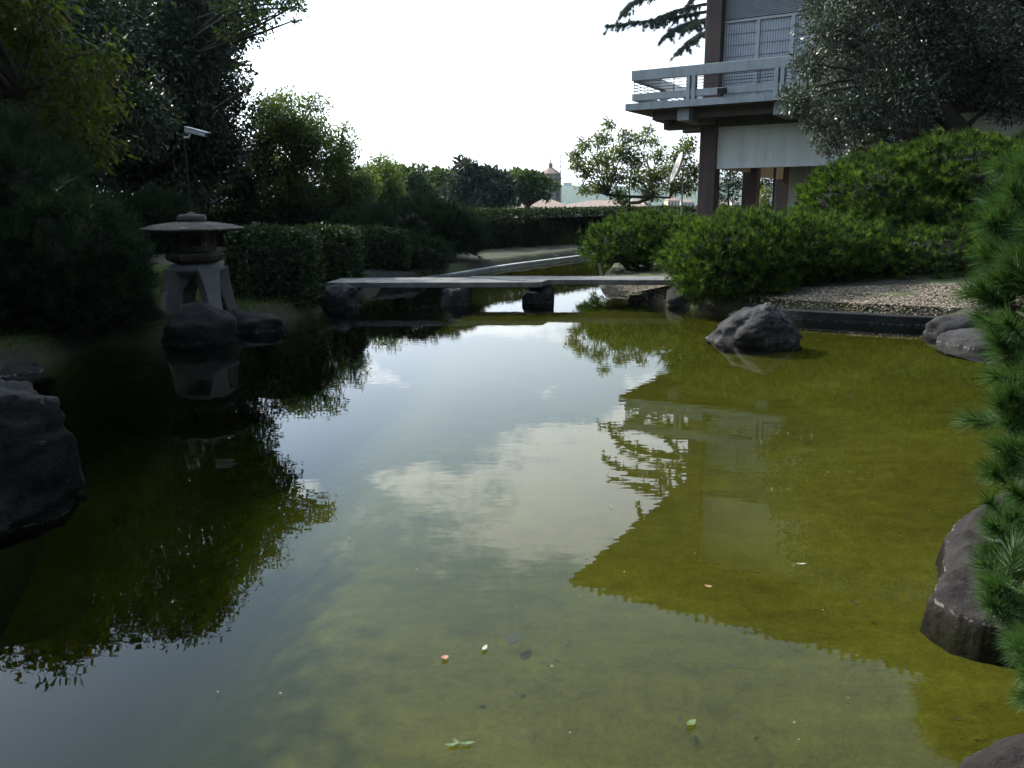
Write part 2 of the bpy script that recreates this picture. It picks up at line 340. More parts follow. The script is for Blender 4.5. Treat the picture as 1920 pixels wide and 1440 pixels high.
# ---- foliage primitives
def leaves(Pn, D, ln, wd, rng, fold=0.18):
    n = len(Pn); D = unit(D); s = unit(np.cross(D, rng.normal(size=(n, 3)))); nr = np.cross(D, s)
    ln = ln * (0.65 + 0.7 * rng.random(n))[:, None]; wd = wd * (0.7 + 0.6 * rng.random(n))[:, None]
    m = Pn + D * ln * 0.45 + nr * wd * fold
    v = np.stack([Pn, m + s * wd * 0.5, Pn + D * ln - nr * wd * fold, m - s * wd * 0.5], axis=1).reshape(-1, 3)
    return v, np.arange(4 * n).reshape(n, 4)
def needles(Pn, D, ln, wd, rng):
    n = len(Pn); D = unit(D); s = unit(np.cross(D, rng.normal(size=(n, 3))))
    ln = ln * (0.75 + 0.5 * rng.random(n))[:, None]
    v = np.stack([Pn - s * wd * 0.5, Pn + s * wd * 0.5, Pn + D * ln], axis=1).reshape(-1, 3)
    return v, np.arange(3 * n).reshape(n, 3)
def tufts(Pn, D, k, ln, wd, rng, spread=0.8, axis=0.0):
    """k needles fanning out round each direction"""
    Pn = np.repeat(Pn, k, axis=0); D = np.repeat(unit(D), k, axis=0)
    d = unit(D + rng.normal(size=D.shape) * spread * 0.6)
    Pn = Pn + D * (axis * rng.random(len(D)))[:, None]
    return needles(Pn, d, ln, wd, rng)
def sph(n, rng):
    return unit(rng.normal(size=(n, 3)))
def fnoise(p, s, seed=0.0):
    return np.array([mnoise.noise(Vector((a[0] * s + seed, a[1] * s - seed, a[2] * s + 0.37 * seed))) for a in p])
def icos(sub):
    import bmesh
    bm = bmesh.new(); bmesh.ops.create_icosphere(bm, subdivisions=sub, radius=1.0)
    v = np.array([q.co[:] for q in bm.verts]); f = np.array([[w.index for w in q.verts] for q in bm.faces]); bm.free(); return v, f
ICO = {k: icos(k) for k in (1, 2, 3, 4, 5)}
def crown_points(clumps, per, rng, hollow=0.55, flat=0.8):
    """leaf positions and outward directions for a list of clumps (x,y,z,r)"""
    Ps, Ds = [], []
    for c in clumps:
        n = max(8, int(per * c[3] ** 2)); d = sph(n, rng); r = c[3] * (hollow + (1 - hollow) * rng.random(n) ** 0.7) * (0.8 + 0.35 * rng.random(n))
        q = d * r[:, None]; q[:, 2] *= flat
        Ps.append(np.array(c[:3]) + q); Ds.append(d)
    return np.concatenate(Ps), np.concatenate(Ds)
def ell_clumps(c, r, n, rc, rng, inner=0.35, zmin=None):
    out = []
    while len(out) < n:
        d = sph(1, rng)[0]; k = inner + (1 - inner) * rng.random() ** 0.5
        p = np.array(c) + d * np.array(r) * k
        if zmin is not None and p[2] < zmin: continue
        out.append((*p, rc * (0.7 + 0.6 * rng.random())))
    return out
def tree(name, label, base, forks, clumps, leafm, rng, leaf=(0.1, 0.045), per=700, trunk_r=0.16, bark='bark', down=0.25, group=None,
         trunk_top=None, hollow=0.5, flat=0.8, limb_r=None, cat='tree', outw=0.5, twigs=0):
    """forks: list of fork points from the base upwards; limbs run from them to every clump"""
    t = thing(name, label, cat, base, group)
    pts = [np.array(base) - np.array([0, 0, 0.25])] + [np.array(f) for f in forks]
    dense = []
    for a, b in zip(pts[:-1], pts[1:]):
        for u in np.linspace(0, 1, 4)[:-1]: dense.append(a + (b - a) * u + rng.normal(size=3) * 0.025 * (len(dense) > 0))
    dense.append(pts[-1]); dense = np.array(dense)
    ch = [tube_np(dense, np.linspace(trunk_r * 1.15, trunk_r * 0.5, len(dense)), 9)]
    lr = limb_r or trunk_r * 0.42
    cl = np.array([c[:3] for c in clumps]); F_ = np.array(forks)
    for i, c in enumerate(clumps):
        # nearest fork that lies below the clump
        dd = np.linalg.norm(F_ - cl[i], axis=1) + 1.5 * np.maximum(0, F_[:, 2] - cl[i][2] + 0.1); f = F_[int(np.argmin(dd))]
        ch.append(tube_np(bend(f, cl[i], rng), np.linspace(lr, lr * 0.22, 5), 5))
        for q in range(twigs):
            e = cl[i] + sph(1, rng)[0] * c[3] * 0.9
            ch.append(tube_np(bend(cl[i], e, rng, n=4), np.linspace(lr * 0.3, lr * 0.1, 4), 4))
    link('trunk', mesh_np('trunk', ch), MT[bark], t, True)
    Pn, D = crown_points(clumps, per, rng, hollow, flat)
    d = D * outw + rng.normal(size=D.shape) * 0.6; d[:, 2] -= down
    link('crown', mesh_np('crown', [leaves(Pn, d, leaf[0], leaf[1], rng)]), MT[leafm], t, kind='stuff')
    return t
def mound_surface(c, r, rng, n, zmin=-0.3, seed=1.0, lump=0.16, lumps=2.2, power=2.0):
    """points and normals on a lumpy ellipsoid mound"""
    d = sph(int(n * 1.8), rng); d = d[d[:, 2] > zmin][:n]
    k = 1 + lump * fnoise(d, lumps, seed) + 0.5 * lump * fnoise(d, lumps * 2.7, seed + 5)
    q = np.sign(d) * np.abs(d) ** (2.0 / power) if power != 2.0 else d
    q = q * k[:, None]
    return np.array(c) + q * np.array(r), unit(d / np.array(r))
def mound_core(c, r, seed=1.0, lump=0.16, lumps=2.2, shrink=0.86, power=2.0, sub=4):
    v, f = ICO[sub]; k = 1 + lump * fnoise(v, lumps, seed) + 0.5 * lump * fnoise(v, lumps * 2.7, seed + 5)
    q = np.sign(v) * np.abs(v) ** (2.0 / power) if power != 2.0 else v
    return np.array(c) + q * k[:, None] * np.array(r) * shrink, f
def needle_shrub(name, label, base, mounds, m, rng, dens=220, k=13, ln=0.10, wd=0.007, upb=0.5, group=None, stems=3, cat='shrub', lump=0.16, lumps=2.2, zmin=-0.45, shrink=0.72, axis=0.06, spread=0.8, outlier=0.05):
    t = thing(name, label, cat, base, group); ch = []; co = []
    for i, (c, r) in enumerate(mounds):
        area = 4 * math.pi * ((r[0] * r[1]) ** 1.6 / 3 + (r[0] * r[2]) ** 1.6 / 3 + (r[1] * r[2]) ** 1.6 / 3) ** (1 / 1.6)
        Pn, nr = mound_surface(c, r, rng, int(area * dens), zmin, seed=base[0] + i * 3.3, lump=lump, lumps=lumps)
        d = nr + np.array([0, 0, upb]) + rng.normal(size=nr.shape) * 0.25
        Pn = Pn + nr * rng.normal(size=len(nr))[:, None] * outlier
        ch.append(tufts(Pn, d, k, ln, wd, rng, spread, axis))
        co.append(mound_core(c, r, base[0] + i * 3.3, lump, lumps, shrink))
    link('foliage', mesh_np('foliage', ch), MT[m], t, kind='stuff'); link('twigs', mesh_np('twigs', co), MT['twig'], t, kind='stuff')  # dark solid core, the mound's inner shade put into its colour
    sc = []
    for i in range(stems):
        c, r = mounds[i % len(mounds)]; e = np.array(c) + sph(1, rng)[0] * np.array(r) * 0.6; e[2] = c[2]
        s0 = np.array(base) + np.array([rng.normal() * 0.12, rng.normal() * 0.12, -0.15])
        sc.append(tube_np(bend(s0, e, rng, 0.2), np.linspace(0.055, 0.02, 5), 6))
    link('stem', mesh_np('stem', sc), MT['bark'], t, True)
    return t
def box_hedge(name, label, poly, z0, z1, m, rng, dens=380, leaf=(0.055, 0.032), group=None, cat='hedge', wob=0.05, core=None):
    """clipped hedge on a closed plan polygon: leaves on the clipped faces over a solid near-black core standing in for inner shade"""
    poly = [np.array(p, float) for p in poly]; n = len(poly); ctr = sum(poly) / n
    t = thing(name, label, cat, (*ctr, z0), group); Ps, Ns = [], []
    for i in range(n):
        a, b = poly[i], poly[(i + 1) % n]; L = np.linalg.norm(b - a); k = int(L * (z1 - z0) * dens * 1.4)
        u, h = rng.random(k), rng.random(k); q = np.zeros((k, 3)); q[:, :2] = a + (b - a) * u[:, None]; q[:, 2] = z0 + h * (z1 - z0)
        nn = np.array([b[1] - a[1], -(b[0] - a[0])]) / L
        q[:, :2] -= nn[None, :] * (0.24 * np.clip((q[:, 2] - z1 + 0.36) / 0.36, 0, 1) ** 2)[:, None]
        Ps.append(q); Ns.append(np.tile([*nn, 0.15], (k, 1)))
    lo, hi = np.min(poly, 0), np.max(poly, 0); k = int((hi - lo).prod() * dens * 1.6)
    q = lo + (hi - lo) * rng.random((k, 2)); ins = inside(q, poly); q = q[ins]
    Ps.append(np.column_stack([q, z1 - 0.02 - 0.16 * np.clip(1 + sdf(q, poly) / 0.36, 0, 1) ** 2])); Ns.append(np.tile([0, 0, 1.0], (len(q), 1)))
    Pn = np.concatenate(Ps); nr = np.concatenate(Ns)
    w = fnoise(Pn, 1.1, z1 * 3 + ctr[0])
    Pn = Pn + nr * (w * wob * 1.6 + rng.normal(size=len(Pn)) * wob * 0.6)[:, None]
    d = nr * 0.35 + rng.normal(size=nr.shape) * 0.8 + np.array([0, 0, 0.15])
    b = MB(); b.prism(core if core is not None else [ctr + (p - ctr) * (1 - 0.38 / max(0.6, np.linalg.norm(p - ctr))) for p in poly], z0 - 0.1, z1 - 0.30)
    tri = []
    for f in b.f: tri += [(f[0], f[i], f[i + 1]) for i in range(1, len(f) - 1)]
    link('foliage', mesh_np('foliage', [leaves(Pn - nr * leaf[0] * 0.3, d, leaf[0], leaf[1], rng)]), MT[m], t, kind='stuff'); link('twigs', mesh_np('twigs', [(np.array(b.v), np.array(tri))]), MT['twig'], t, kind='stuff')
    return t
def inside(q, poly):
    r = np.zeros(len(q), bool); n = len(poly)
    for i in range(n):
        a, b = poly[i], poly[(i + 1) % n]
        c = ((a[1] > q[:, 1]) != (b[1] > q[:, 1])) & (q[:, 0] < (b[0] - a[0]) * (q[:, 1] - a[1]) / (b[1] - a[1] + 1e-12) + a[0])
        r ^= c
    return r
def sdf(q, poly):
    d = np.full(len(q), 1e9); n = len(poly)
    for i in range(n):
        a, b = np.array(poly[i]), np.array(poly[(i + 1) % n]); e = b - a
        t = np.clip(((q - a) @ e) / (e @ e), 0, 1); d = np.minimum(d, np.linalg.norm(q - a - t[:, None] * e, axis=1))
    return np.where(inside(q, [np.array(p) for p in poly]), -d, d)

# ------------------------------------------------------------------ the setting: ground, pond, water
POND = [(-3.2, 0.6), (-3.6, 2.2), (-3.4, 3.6), (-4.2, 5.6), (-5.1, 7.5), (-5.05, 8.6), (-4.9, 9.6), (-4.0, 9.9), (-3.75, 10.6), (-3.4, 11.7), (-3.0, 12.9), (-3.1, 14.2), (-2.7, 16.5),
        (-2.1, 18.4), (-1.41, 19.65), (-0.13, 22.5), (1.52, 25.3), (2.61, 27.1), (5.0, 30.2), (7.6, 32.0), (8.2, 31.0), (5.6, 28.0), (3.6, 24.5), (2.5, 21.0), (1.9, 18.0), (1.65, 15.8),
        (2.3, 14.2), (2.8, 13.3), (3.4, 12.6), (4.23, 11.85), (5.1, 11.35), (5.84, 10.95), (5.9, 10.2), (5.5, 9.6), (5.45, 8.6), (5.3, 7.2), (4.4, 5.6), (3.3, 4.5), (2.75, 3.6), (2.5, 2.7), (2.0, 2.05), (1.6, 1.5), (0.6, 1.0), (-1.2, 0.7)]
BED = -0.14
def ground_h(q):
    d = sdf(q, POND); x, y = q[:, 0], q[:, 1]
    h = np.where(d < 0, np.maximum(-1.6, -0.1 + d * 1.6), -0.1 + np.clip(d, 0, 0.22) * 1.45)
    h = h + np.where(d > 0.22, np.clip(d - 0.22, 0, 8) * 0.035, 0)
    h = h - 0.17 * np.exp(-(((x - 2.1) / 0.8) ** 2 + ((y - 15.2) / 1.1) ** 2)) * (d > 0)
    h = h + 0.75 * np.exp(-(((x - 9) / 3.6) ** 2 + ((y - 16.5) / 3.4) ** 2)) * np.clip(d, 0, 1)
    far = np.clip((y - 40) / 24, 0, 1); far = far * far * (3 - 2 * far); h = h * (1 - far) - 9.0 * far
    return h
def axis_(lo, hi, step, far):
    fine = np.arange(lo, hi + 1e-6, step); g = np.geomspace(step, far, 26)
    return np.concatenate([lo - g[::-1], fine, hi + g])
gx = axis_(-12, 13, 0.2, 2600); gy = axis_(-2, 32, 0.2, 2700); gy = gy[(gy > -60)]
GX, GY = np.meshgrid(gx, gy); q = np.column_stack([GX.ravel(), GY.ravel()]); gz = ground_h(q)
near = (np.abs(q[:, 0]) < 16) & (q[:, 1] < 40) & (q[:, 1] > -6)
gz[near] += 0.035 * fnoise(np.column_stack([q[near], np.zeros(near.sum())]), 1.7, 2.0)
nx, ny = len(gx), len(gy); ii = np.arange(nx * ny).reshape(ny, nx)
fc = np.stack([ii[:-1, :-1], ii[:-1, 1:], ii[1:, 1:], ii[1:, :-1]], -1).reshape(-1, 4)
g_o = link('ground', mesh_np('ground', [(np.column_stack([q, gz]), fc)]), MT['ground'], smooth=True)
tag(g_o, 'brown earth and moss ground around the pond', 'ground', kind='structure')
def gh(x, y): return float(ground_h(np.array([[x, y]]))[0])
bx = np.arange(-6.5, 9.01, 0.12); by = np.arange(-0.5, 33, 0.12); BX, BY = np.meshgrid(bx, by); q = np.column_stack([BX.ravel(), BY.ravel()])
def bed_z(x, y):            # shallow on the right; depth added on the left so absorption imitates shade
    t = np.clip((-0.6 - x) / 1.8, 0, 1); return BED - 0.85 * t * t * (3 - 2 * t)
bz = bed_z(q[:, 0], q[:, 1]) + 0.035 * fnoise(np.column_stack([q, np.zeros(len(q))]), 0.9, 4.0) + 0.012 * fnoise(np.column_stack([q, np.zeros(len(q))]), 4.0, 9.0)
nx, ny = len(bx), len(by); ii = np.arange(nx * ny).reshape(ny, nx)
fc = np.stack([ii[:-1, :-1], ii[:-1, 1:], ii[1:, 1:], ii[1:, :-1]], -1).reshape(-1, 4)
tag(link('pond_bed', mesh_np('pond_bed', [(np.column_stack([q, bz]), fc)]), MT['pond_bed'], smooth=True), 'olive green silty bed of the shallow pond', 'pond bed', kind='structure')
w = MB(); w.box(-6.5, 9, -0.5, 33, -2.2, 0)
tag(w.build('water', MT['water']), 'still pond water reflecting trees, building and clouds', 'water', kind='structure')

def strip(name, line, w0, w1, zb, zt, m, label, cat, kind=None, bevel=0.012):
    """band along a polyline, from offset w0 to w1 on its left-hand side"""
    L = np.array(line, float); t = unit(np.gradient(L, axis=0)); nr = np.column_stack([-t[:, 1], t[:, 0]])
    a, b = L + nr * w0, L + nr * w1; n = len(L); mb = MB()
    vs = [(*p, zb) for p in a] + [(*p, zb) for p in b] + [(*p, zt) for p in a] + [(*p, zt) for p in b]; fs = []
    for i in range(n - 1):
        fs += [(2 * n + i, 2 * n + i + 1, 3 * n + i + 1, 3 * n + i), (i, i + 1, 2 * n + i + 1, 2 * n + i), (n + i + 1, n + i, 3 * n + i, 3 * n + i + 1)]
    fs += [(0, 2 * n, 3 * n, n), (n - 1, 2 * n - 1, 4 * n - 1, 3 * n - 1)]
    mb.add(vs, fs); return tag(mb.build(name, m, bevel=bevel), label, cat, kind=kind)
def smooth_line(pts, n=8):
    pts = [np.array(p, float) for p in pts]; out = []
    for i in range(len(pts) - 1):
        p0, p1, p2, p3 = pts[max(0, i - 1)], pts[i], pts[i + 1], pts[min(len(pts) - 1, i + 2)]
        for t in np.linspace(0, 1, n, endpoint=False):
            out.append(0.5 * ((2 * p1) + (p2 - p0) * t + (2 * p0 - 5 * p1 + 4 * p2 - p3) * t * t + (3 * p1 - p0 - 3 * p2 + p3) * t ** 3))
    out.append(pts[-1]); return out
KL = smooth_line([(-2.25, 18.2), (-1.42, 19.6), (-0.15, 22.4), (1.5, 25.2), (2.61, 27.0), (5.0, 30.1), (7.6, 31.9)])
strip('pond_kerb', KL, -0.05, 0.22, -0.5, 0.06, MT['kerb'], 'pale curved kerb between gravel path and pond behind the bridge', 'kerb', 'structure')
strip('gravel_path', KL, 0.20, 2.9, -0.2, 0.13, MT['gravel_path'], 'pale gravel path curving between pond kerb and back hedge', 'path', 'structure', bevel=0)
KR = smooth_line([(3.6, 12.35), (4.2, 11.72), (5.0, 11.27), (5.75, 10.9), (6.6, 10.75), (8.0, 10.6)])
strip('bank_kerb', KR, -0.06, 0.16, -0.5, 0.13, MT['rock_dark'], 'dark stone edging of the gravel bank by the rock islet', 'kerb', 'structure')
# gravel bank on the right
def gravel_patch(name, label, poly, n, rng, size=0.02, under=True, lift=0.0):
    poly = [np.array(p, float) for p in poly]; lo, hi = np.min(poly, 0), np.max(poly, 0)
    q = lo + (hi - lo) * rng.random((n * 3, 2)); q = q[inside(q, poly)][:n]; z = ground_h(q) + lift
    v, f = ICO[1]; k = len(q); s = size * (0.5 + rng.random((k, 3)) * np.array([1.1, 1.1, 0.6]))
    ang = rng.random(k) * 6.28; ca, sa = np.cos(ang), np.sin(ang)
    V = v[None] * s[:, None, :]; X = V[..., 0] * ca[:, None] - V[..., 1] * sa[:, None]; Y = V[..., 0] * sa[:, None] + V[..., 1] * ca[:, None]
    V = np.stack([X + q[:, 0:1], Y + q[:, 1:2], V[..., 2] + z[:, None] + 0.006], -1).reshape(-1, 3)
    Fc = (f[None] + (np.arange(k) * len(v))[:, None, None]).reshape(-1, 3)
    o = link(name, mesh_np(name, [(V, Fc)]), MT['pebble']); return tag(o, label, 'gravel', kind='stuff')
rg = np.random.default_rng(11)
gravel_patch('gravel', 'tan gravel spread on the right bank behind the dark edging', [(3.72, 12.5), (4.33, 11.86), (5.08, 11.41), (5.83, 11.05), (6.65, 10.9), (9.5, 10.7), (9.8, 11.9), (7.0, 12.5), (4.8, 13.0), (3.9, 13.2)], 14000, rg, 0.014)
gravel_patch('gravel', 'tan gravel on the low spit under the right end of the bridge', [(1.6, 15.75), (1.95, 14.9), (2.5, 13.9), (3.2, 13.1), (3.9, 13.3), (3.6, 15.5), (2.2, 16.6)], 5000, rg, 0.013)

# ------------------------------------------------------------------ the modern building
BS = np.array([3.47, 25.4]); TH = math.radians(-31)
BU = np.array([math.cos(TH), math.sin(TH)]); BV = np.array([-math.sin(TH), math.cos(TH)])
def W(u, v, z): p = BS + BU * u + BV * v; return (p[0], p[1], z)
def hit_v(x, y, v0):            # photo pixel onto the facade plane v = v0 -> (u, z)
    r = ray(x, y); o = np.array([0., 0.]) - BS; t = (v0 - o @ BV) / (r[:2] @ BV); return float((o + t * r[:2]) @ BU), float(H + t * r[2])
gb = 0.30
bld = thing('institute_building', 'modern concrete building on brown columns with a cantilevered balcony over the garden', 'building', W(1.76, 1.76, gb))
def bpart(name, m, boxes, parent=None, bevel=0.0, kind=None):
    mb = MB()
    for b in boxes: mb.box(*b, T=W)
    return mb.build(name, MT[m], parent or bld, bevel=bevel, kind=kind)
CU = [1.76, 7.3, 12.8, 18.3]; CV = [1.76, 6.78, 11.86]; cw = 0.53
for u in CU:
    for v in CV: bpart('column', 'brown', [(u, u + cw, v, v + cw, gb - 0.6, 4.2)], bevel=0.02)
# floor beams on the column lines and cantilevers
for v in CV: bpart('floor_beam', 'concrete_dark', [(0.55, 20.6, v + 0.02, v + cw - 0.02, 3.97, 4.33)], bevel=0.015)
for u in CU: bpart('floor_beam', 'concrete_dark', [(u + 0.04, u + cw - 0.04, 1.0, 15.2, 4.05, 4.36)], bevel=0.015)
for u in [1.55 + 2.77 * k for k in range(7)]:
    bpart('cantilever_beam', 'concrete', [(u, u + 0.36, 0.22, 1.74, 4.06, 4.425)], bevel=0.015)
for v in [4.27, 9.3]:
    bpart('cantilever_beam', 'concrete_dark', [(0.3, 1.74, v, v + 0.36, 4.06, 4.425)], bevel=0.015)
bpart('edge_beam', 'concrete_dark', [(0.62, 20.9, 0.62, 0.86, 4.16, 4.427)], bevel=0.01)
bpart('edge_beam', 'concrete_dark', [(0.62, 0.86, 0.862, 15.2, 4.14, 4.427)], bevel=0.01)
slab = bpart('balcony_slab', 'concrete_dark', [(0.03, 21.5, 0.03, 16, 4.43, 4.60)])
pw = 0.83
for k in range(26): bpart('fascia_panel', 'concrete', [(k * pw, k * pw + pw - 0.008, -0.02, 0.028, 4.42, 4.612)], slab)
for k in range(19): bpart('fascia_panel', 'concrete', [(-0.02, 0.028, 0.03 + k * pw, 0.03 + k * pw + pw - 0.008, 4.42, 4.612)], slab)
# hanging white wall and the walls below it
bpart('hanging_wall', 'render_white', [(CU[0] + cw, 21.0, 1.86, 2.10, 2.73, 3.968)])
bpart('side_wall', 'render_beige', [(1.84, 2.06, 2.30, 6.77, 2.78, 3.968)])
bpart('side_wall', 'render_beige', [(1.84, 2.06, 7.32, 11.85, 2.66, 3.968)])
bpart('ceiling', 'render_beige', [(2.07, 21.0, 2.11, 15.0, 3.80, 3.96)])
gw = hit_v(1478, 350, 4.4)[0]
bpart('ground_floor_wall', 'render_beige', [(gw, gw + 0.2, 4.6, 15.0, gb - 0.5, 3.79)])
bpart('ground_floor_wall', 'render_white', [(gw + 0.01, 21.0, 4.40, 4.595, gb - 0.5, 3.79)])
bpart('drain_pipe', 'bar', [(gw - 0.45, gw - 0.38, 4.2, 4.27, gb - 0.4, 3.79)])
# upper storeys
for u in CU:
    for v in CV: bpart('pillar', 'brown', [(u + 0.02, u + cw - 0.02, v + 0.02, v + cw - 0.02, 4.60, 10.5)], bevel=0.02)
wt_z = hit_v(1418, 33, 2.1)[1]; wu = [hit_v(px, 60, 2.1)[0] for px in (1353, 1418, 1491)]; pitch = (wu[2] - wu[0]) / 2
def bay(u0, u1):
    """one bay of sliding lattice screens below a louvred band"""
    n = max(1, round((u1 - u0) / pitch)); p = (u1 - u0) / n
    for k in range(n):
        a, b = u0 + k * p, u0 + (k + 1) * p
        win = bpart('window', 'screen', [(a + 0.05, b - 0.05, 2.14, 2.17, 4.72, wt_z - 0.07)])
        bpart('window_frame', 'metal_grey', [(a, a + 0.05, 2.06, 2.2, 4.60, wt_z), (b - 0.05, b, 2.06, 2.2, 4.60, wt_z), (a + 0.051, b - 0.051, 2.06, 2.2, wt_z - 0.07, wt_z), (a + 0.051, b - 0.051, 2.06, 2.2, 4.602, 4.72)], win)
        rows = 7; cols = 12; lat = []
        for r in range(1, rows): z = 4.72 + (wt_z - 0.79 - 4.0) * r / rows; lat.append((a + 0.052, b - 0.052, 2.118, 2.135, z - 0.009, z + 0.009))
        for c in range(1, cols): uu = a + 0.05 + (p - 0.1) * c / cols; lat.append((uu - 0.007, uu + 0.007, 2.10, 2.116, 4.722, wt_z - 0.072))
        bpart('lattice', 'lattice', lat, win)
    bpart('louvre_backing', 'glass', [(u0, u1, 2.18, 2.24, wt_z + 0.002, 8.0)])
    ns = 20
    for k in range(ns):
        z = wt_z + 0.03 + (8.0 - wt_z - 0.06) * k / ns
        mb = MB(); mb.hexa([W(u0, 2.06, z), W(u1, 2.06, z), W(u1, 2.165, z + 0.055), W(u0, 2.165, z + 0.055)], [W(u0, 2.06, z + 0.02), W(u1, 2.06, z + 0.02), W(u1, 2.165, z + 0.075), W(u0, 2.165, z + 0.075)])
        mb.build('louvre_slat', MT['louvre'], bld)
for i in range(3): bay(CU[i] + cw, CU[i + 1])
bpart('upper_wall', 'render_white', [(CU[0] + cw, 18.3, 2.05, 2.3, 8.01, 10.5)])
bpart('upper_wall', 'screen', [(1.85, 2.05, 2.29, 6.78, 4.601, 10.5)])
bpart('upper_wall', 'screen', [(1.85, 2.05, 7.31, 11.86, 4.601, 10.5)])
bpart('back_wall', 'render_white', [(2.06, 18.3, 11.9, 12.1, 4.601, 10.5)])
# roof with deep eaves
EU, EV = -1.07, -1.10
roof = MB(); roof.box(EU, 22.6, EV, 17.1, 10.62, 10.80, T=W)
e = [W(EU - 0.02, EV - 0.02, 10.80), W(22.62, EV - 0.02, 10.80), W(22.62, 17.12, 10.80), W(EU - 0.02, 17.12, 10.80), W(8, 8, 13.6), W(13.5, 8, 13.6)]
roof.add(e, [(0, 1, 5, 4), (1, 2, 5), (2, 3, 4, 5), (3, 0, 4)])
roof = roof.build('roof', MT['roof_dark'], bld)
tile = MB(); tile.lathe([(0.06, -0.10), (0.064, 0.0), (0.06, 0.10)], 8); tm = bpy.data.meshes.new('eave_tile'); tm.from_pydata([(x, z, y) for x, y, z in tile.v], [], tile.f); tm.materials.append(MT['roof_dark'])
for k in range(79 + 60):
    o = bpy.data.objects.new('eave_tile', tm); C.objects.link(o); o.parent = roof
    p = W(EU + 0.15 + 0.3 * k, EV - 0.05, 10.80) if k < 79 else W(EU - 0.05, EV + 0.15 + 0.3 * (k - 79), 10.80)
    o.location = Vector(p) - base_of(bld); o.rotation_euler = (0, 0, TH if k < 79 else TH + math.pi / 2)
# balcony parapet
rail = bpart('parapet_rail', 'concrete', [(0.12, 21.3, 0.12, 0.30, 5.27, 5.56)], bevel=0.01)
bpart('parapet_rail', 'concrete', [(0.12, 0.30, 0.302, 15.8, 5.27, 5.56)], bevel=0.01)
bpart('parapet_base', 'concrete', [(0.14, 21.3, 0.14, 0.28, 4.70, 4.90)], bevel=0.01)
bpart('parapet_base', 'concrete', [(0.14, 0.28, 0.282, 15.8, 4.70, 4.90)], bevel=0.01)
pu = [hit_v(px, 150, 0.2)[0] for px in (1297, 1462)]; ps = pu[1] - pu[0]
for k in range(7):
    u = pu[0] + ps * k
    for s in (-0.13, 0.03): bpart('parapet_post', 'concrete', [(u + s, u + s + 0.11, 0.10, 0.32, 4.613, 5.265)], bevel=0.008)
for k in range(1, 6):
    v = 0.2 + ps * k * 0.93
    if v < 15: bpart('parapet_post', 'concrete', [(0.10, 0.32, v, v + 0.26, 4.613, 5.265)], bevel=0.008)
for k in range(4):
    z = 4.97 + 0.085 * k
    bpart('rail_bar', 'bar', [(0.16, 21.2, 0.19, 0.215, z, z + 0.018)]); bpart('rail_bar', 'bar', [(0.19, 0.215, 0.216, 15.7, z, z + 0.018)])
for k in range(14):
    u = 0.16 + ps * 0.5 * k; bpart('rail_upright', 'bar', [(u, u + 0.022, 0.217, 0.24, 4.902, 5.268)])
# floodlight on the parapet
fu, fz = hit_v(1355, 171, 0.05)
fl = thing('floodlight', 'small black floodlight fixed to the balcony parapet', 'floodlight', W(fu, 0.08, fz - 0.12))
mb = MB(); mb.hexa([W(fu - 0.11, -0.10, fz - 0.09), W(fu + 0.11, -0.10, fz - 0.09), W(fu + 0.13, 0.06, fz - 0.05), W(fu - 0.13, 0.06, fz - 0.05)], [W(fu - 0.12, -0.12, fz + 0.07), W(fu + 0.12, -0.12, fz + 0.07), W(fu + 0.12, 0.05, fz + 0.11), W(fu - 0.12, 0.05, fz + 0.11)])
mb.build('housing', MT['black_metal'], fl, bevel=0.01)
mb = MB(); mb.box(fu - 0.015, fu + 0.015, -0.01, 0.02, fz - 0.22, fz - 0.06, T=W); mb.box(fu - 0.015, fu + 0.015, 0.021, 0.15, fz - 0.22, fz - 0.19, T=W); mb.build('bracket', MT['black_metal'], fl)

# ------------------------------------------------------------------ stone lantern
LC = atY(368, 500, 11.0); lx, ly = LC[0], LC[1]
lan = thing('stone_lantern', 'squat stone garden lantern with wide flat roof and splayed legs by the pond', 'lantern', (lx, ly, 0.26))
def lz(y): return float(atY(368, y, ly)[2])
zt, z_cap, z_rt, z_re, z_rb = lz(396), lz(417), lz(417), lz(429), lz(433)
zl0, zp1, zp0, zlegt = lz(470), lz(473), lz(493), lz(497)
mb = MB(); mb.lathe([(0.10, -0.02), (0.175, 0.0), (0.19, 0.03), (0.185, 0.08), (0.15, 0.105), (0.055, 0.112), (0.04, 0.135), (0.0, 0.14)], 20, (lx, ly, z_cap)); mb.build('finial', MT['lantern_stone'], lan, True)
mb = MB(); mb.lathe([(0.30, z_rb - 0.015), (0.64, z_rb), (0.672, z_rb + 0.012), (0.675, z_rb + 0.035), (0.50, z_rb + 0.085), (0.30, z_rt), (0.12, z_rt + 0.02), (0.0, z_rt + 0.02)], 6, (lx, ly, 0), rot=0.35); mb.build('roof', MT['lantern_stone'], lan, bevel=0.012)
# light chamber: six posts, sill and lintel with open windows
ch = lan
for k in range(6):
    a = 0.35 + math.pi / 3 * k; x, y = lx + 0.235 * math.cos(a), ly + 0.235 * math.sin(a)
    MB().lathe([(0.05, zl0), (0.05, z_rb - 0.01)], 6, (x, y, 0), a).build('chamber_post', MT['lantern_stone'], lan)
def ring(name, r0, r1, za, zb, n=6, rot=0.35):
    mb = MB(); vs = []
    for r in (r0, r1):
        for z in (za, zb): vs += [(lx + r * math.cos(rot + 2 * math.pi * k / n), ly + r * math.sin(rot + 2 * math.pi * k / n), z) for k in range(n)]
    fs = []
    for k in range(n):
        j = (k + 1) % n; fs += [(2 * n + k, 2 * n + j, 3 * n + j, 3 * n + k), (k, n + k, n + j, j), (n + k, 3 * n + k, 3 * n + j, n + j), (k, j, 2 * n + j, 2 * n + k)]
    mb.add(vs, fs); return mb.build(name, MT['lantern_stone'], lan)
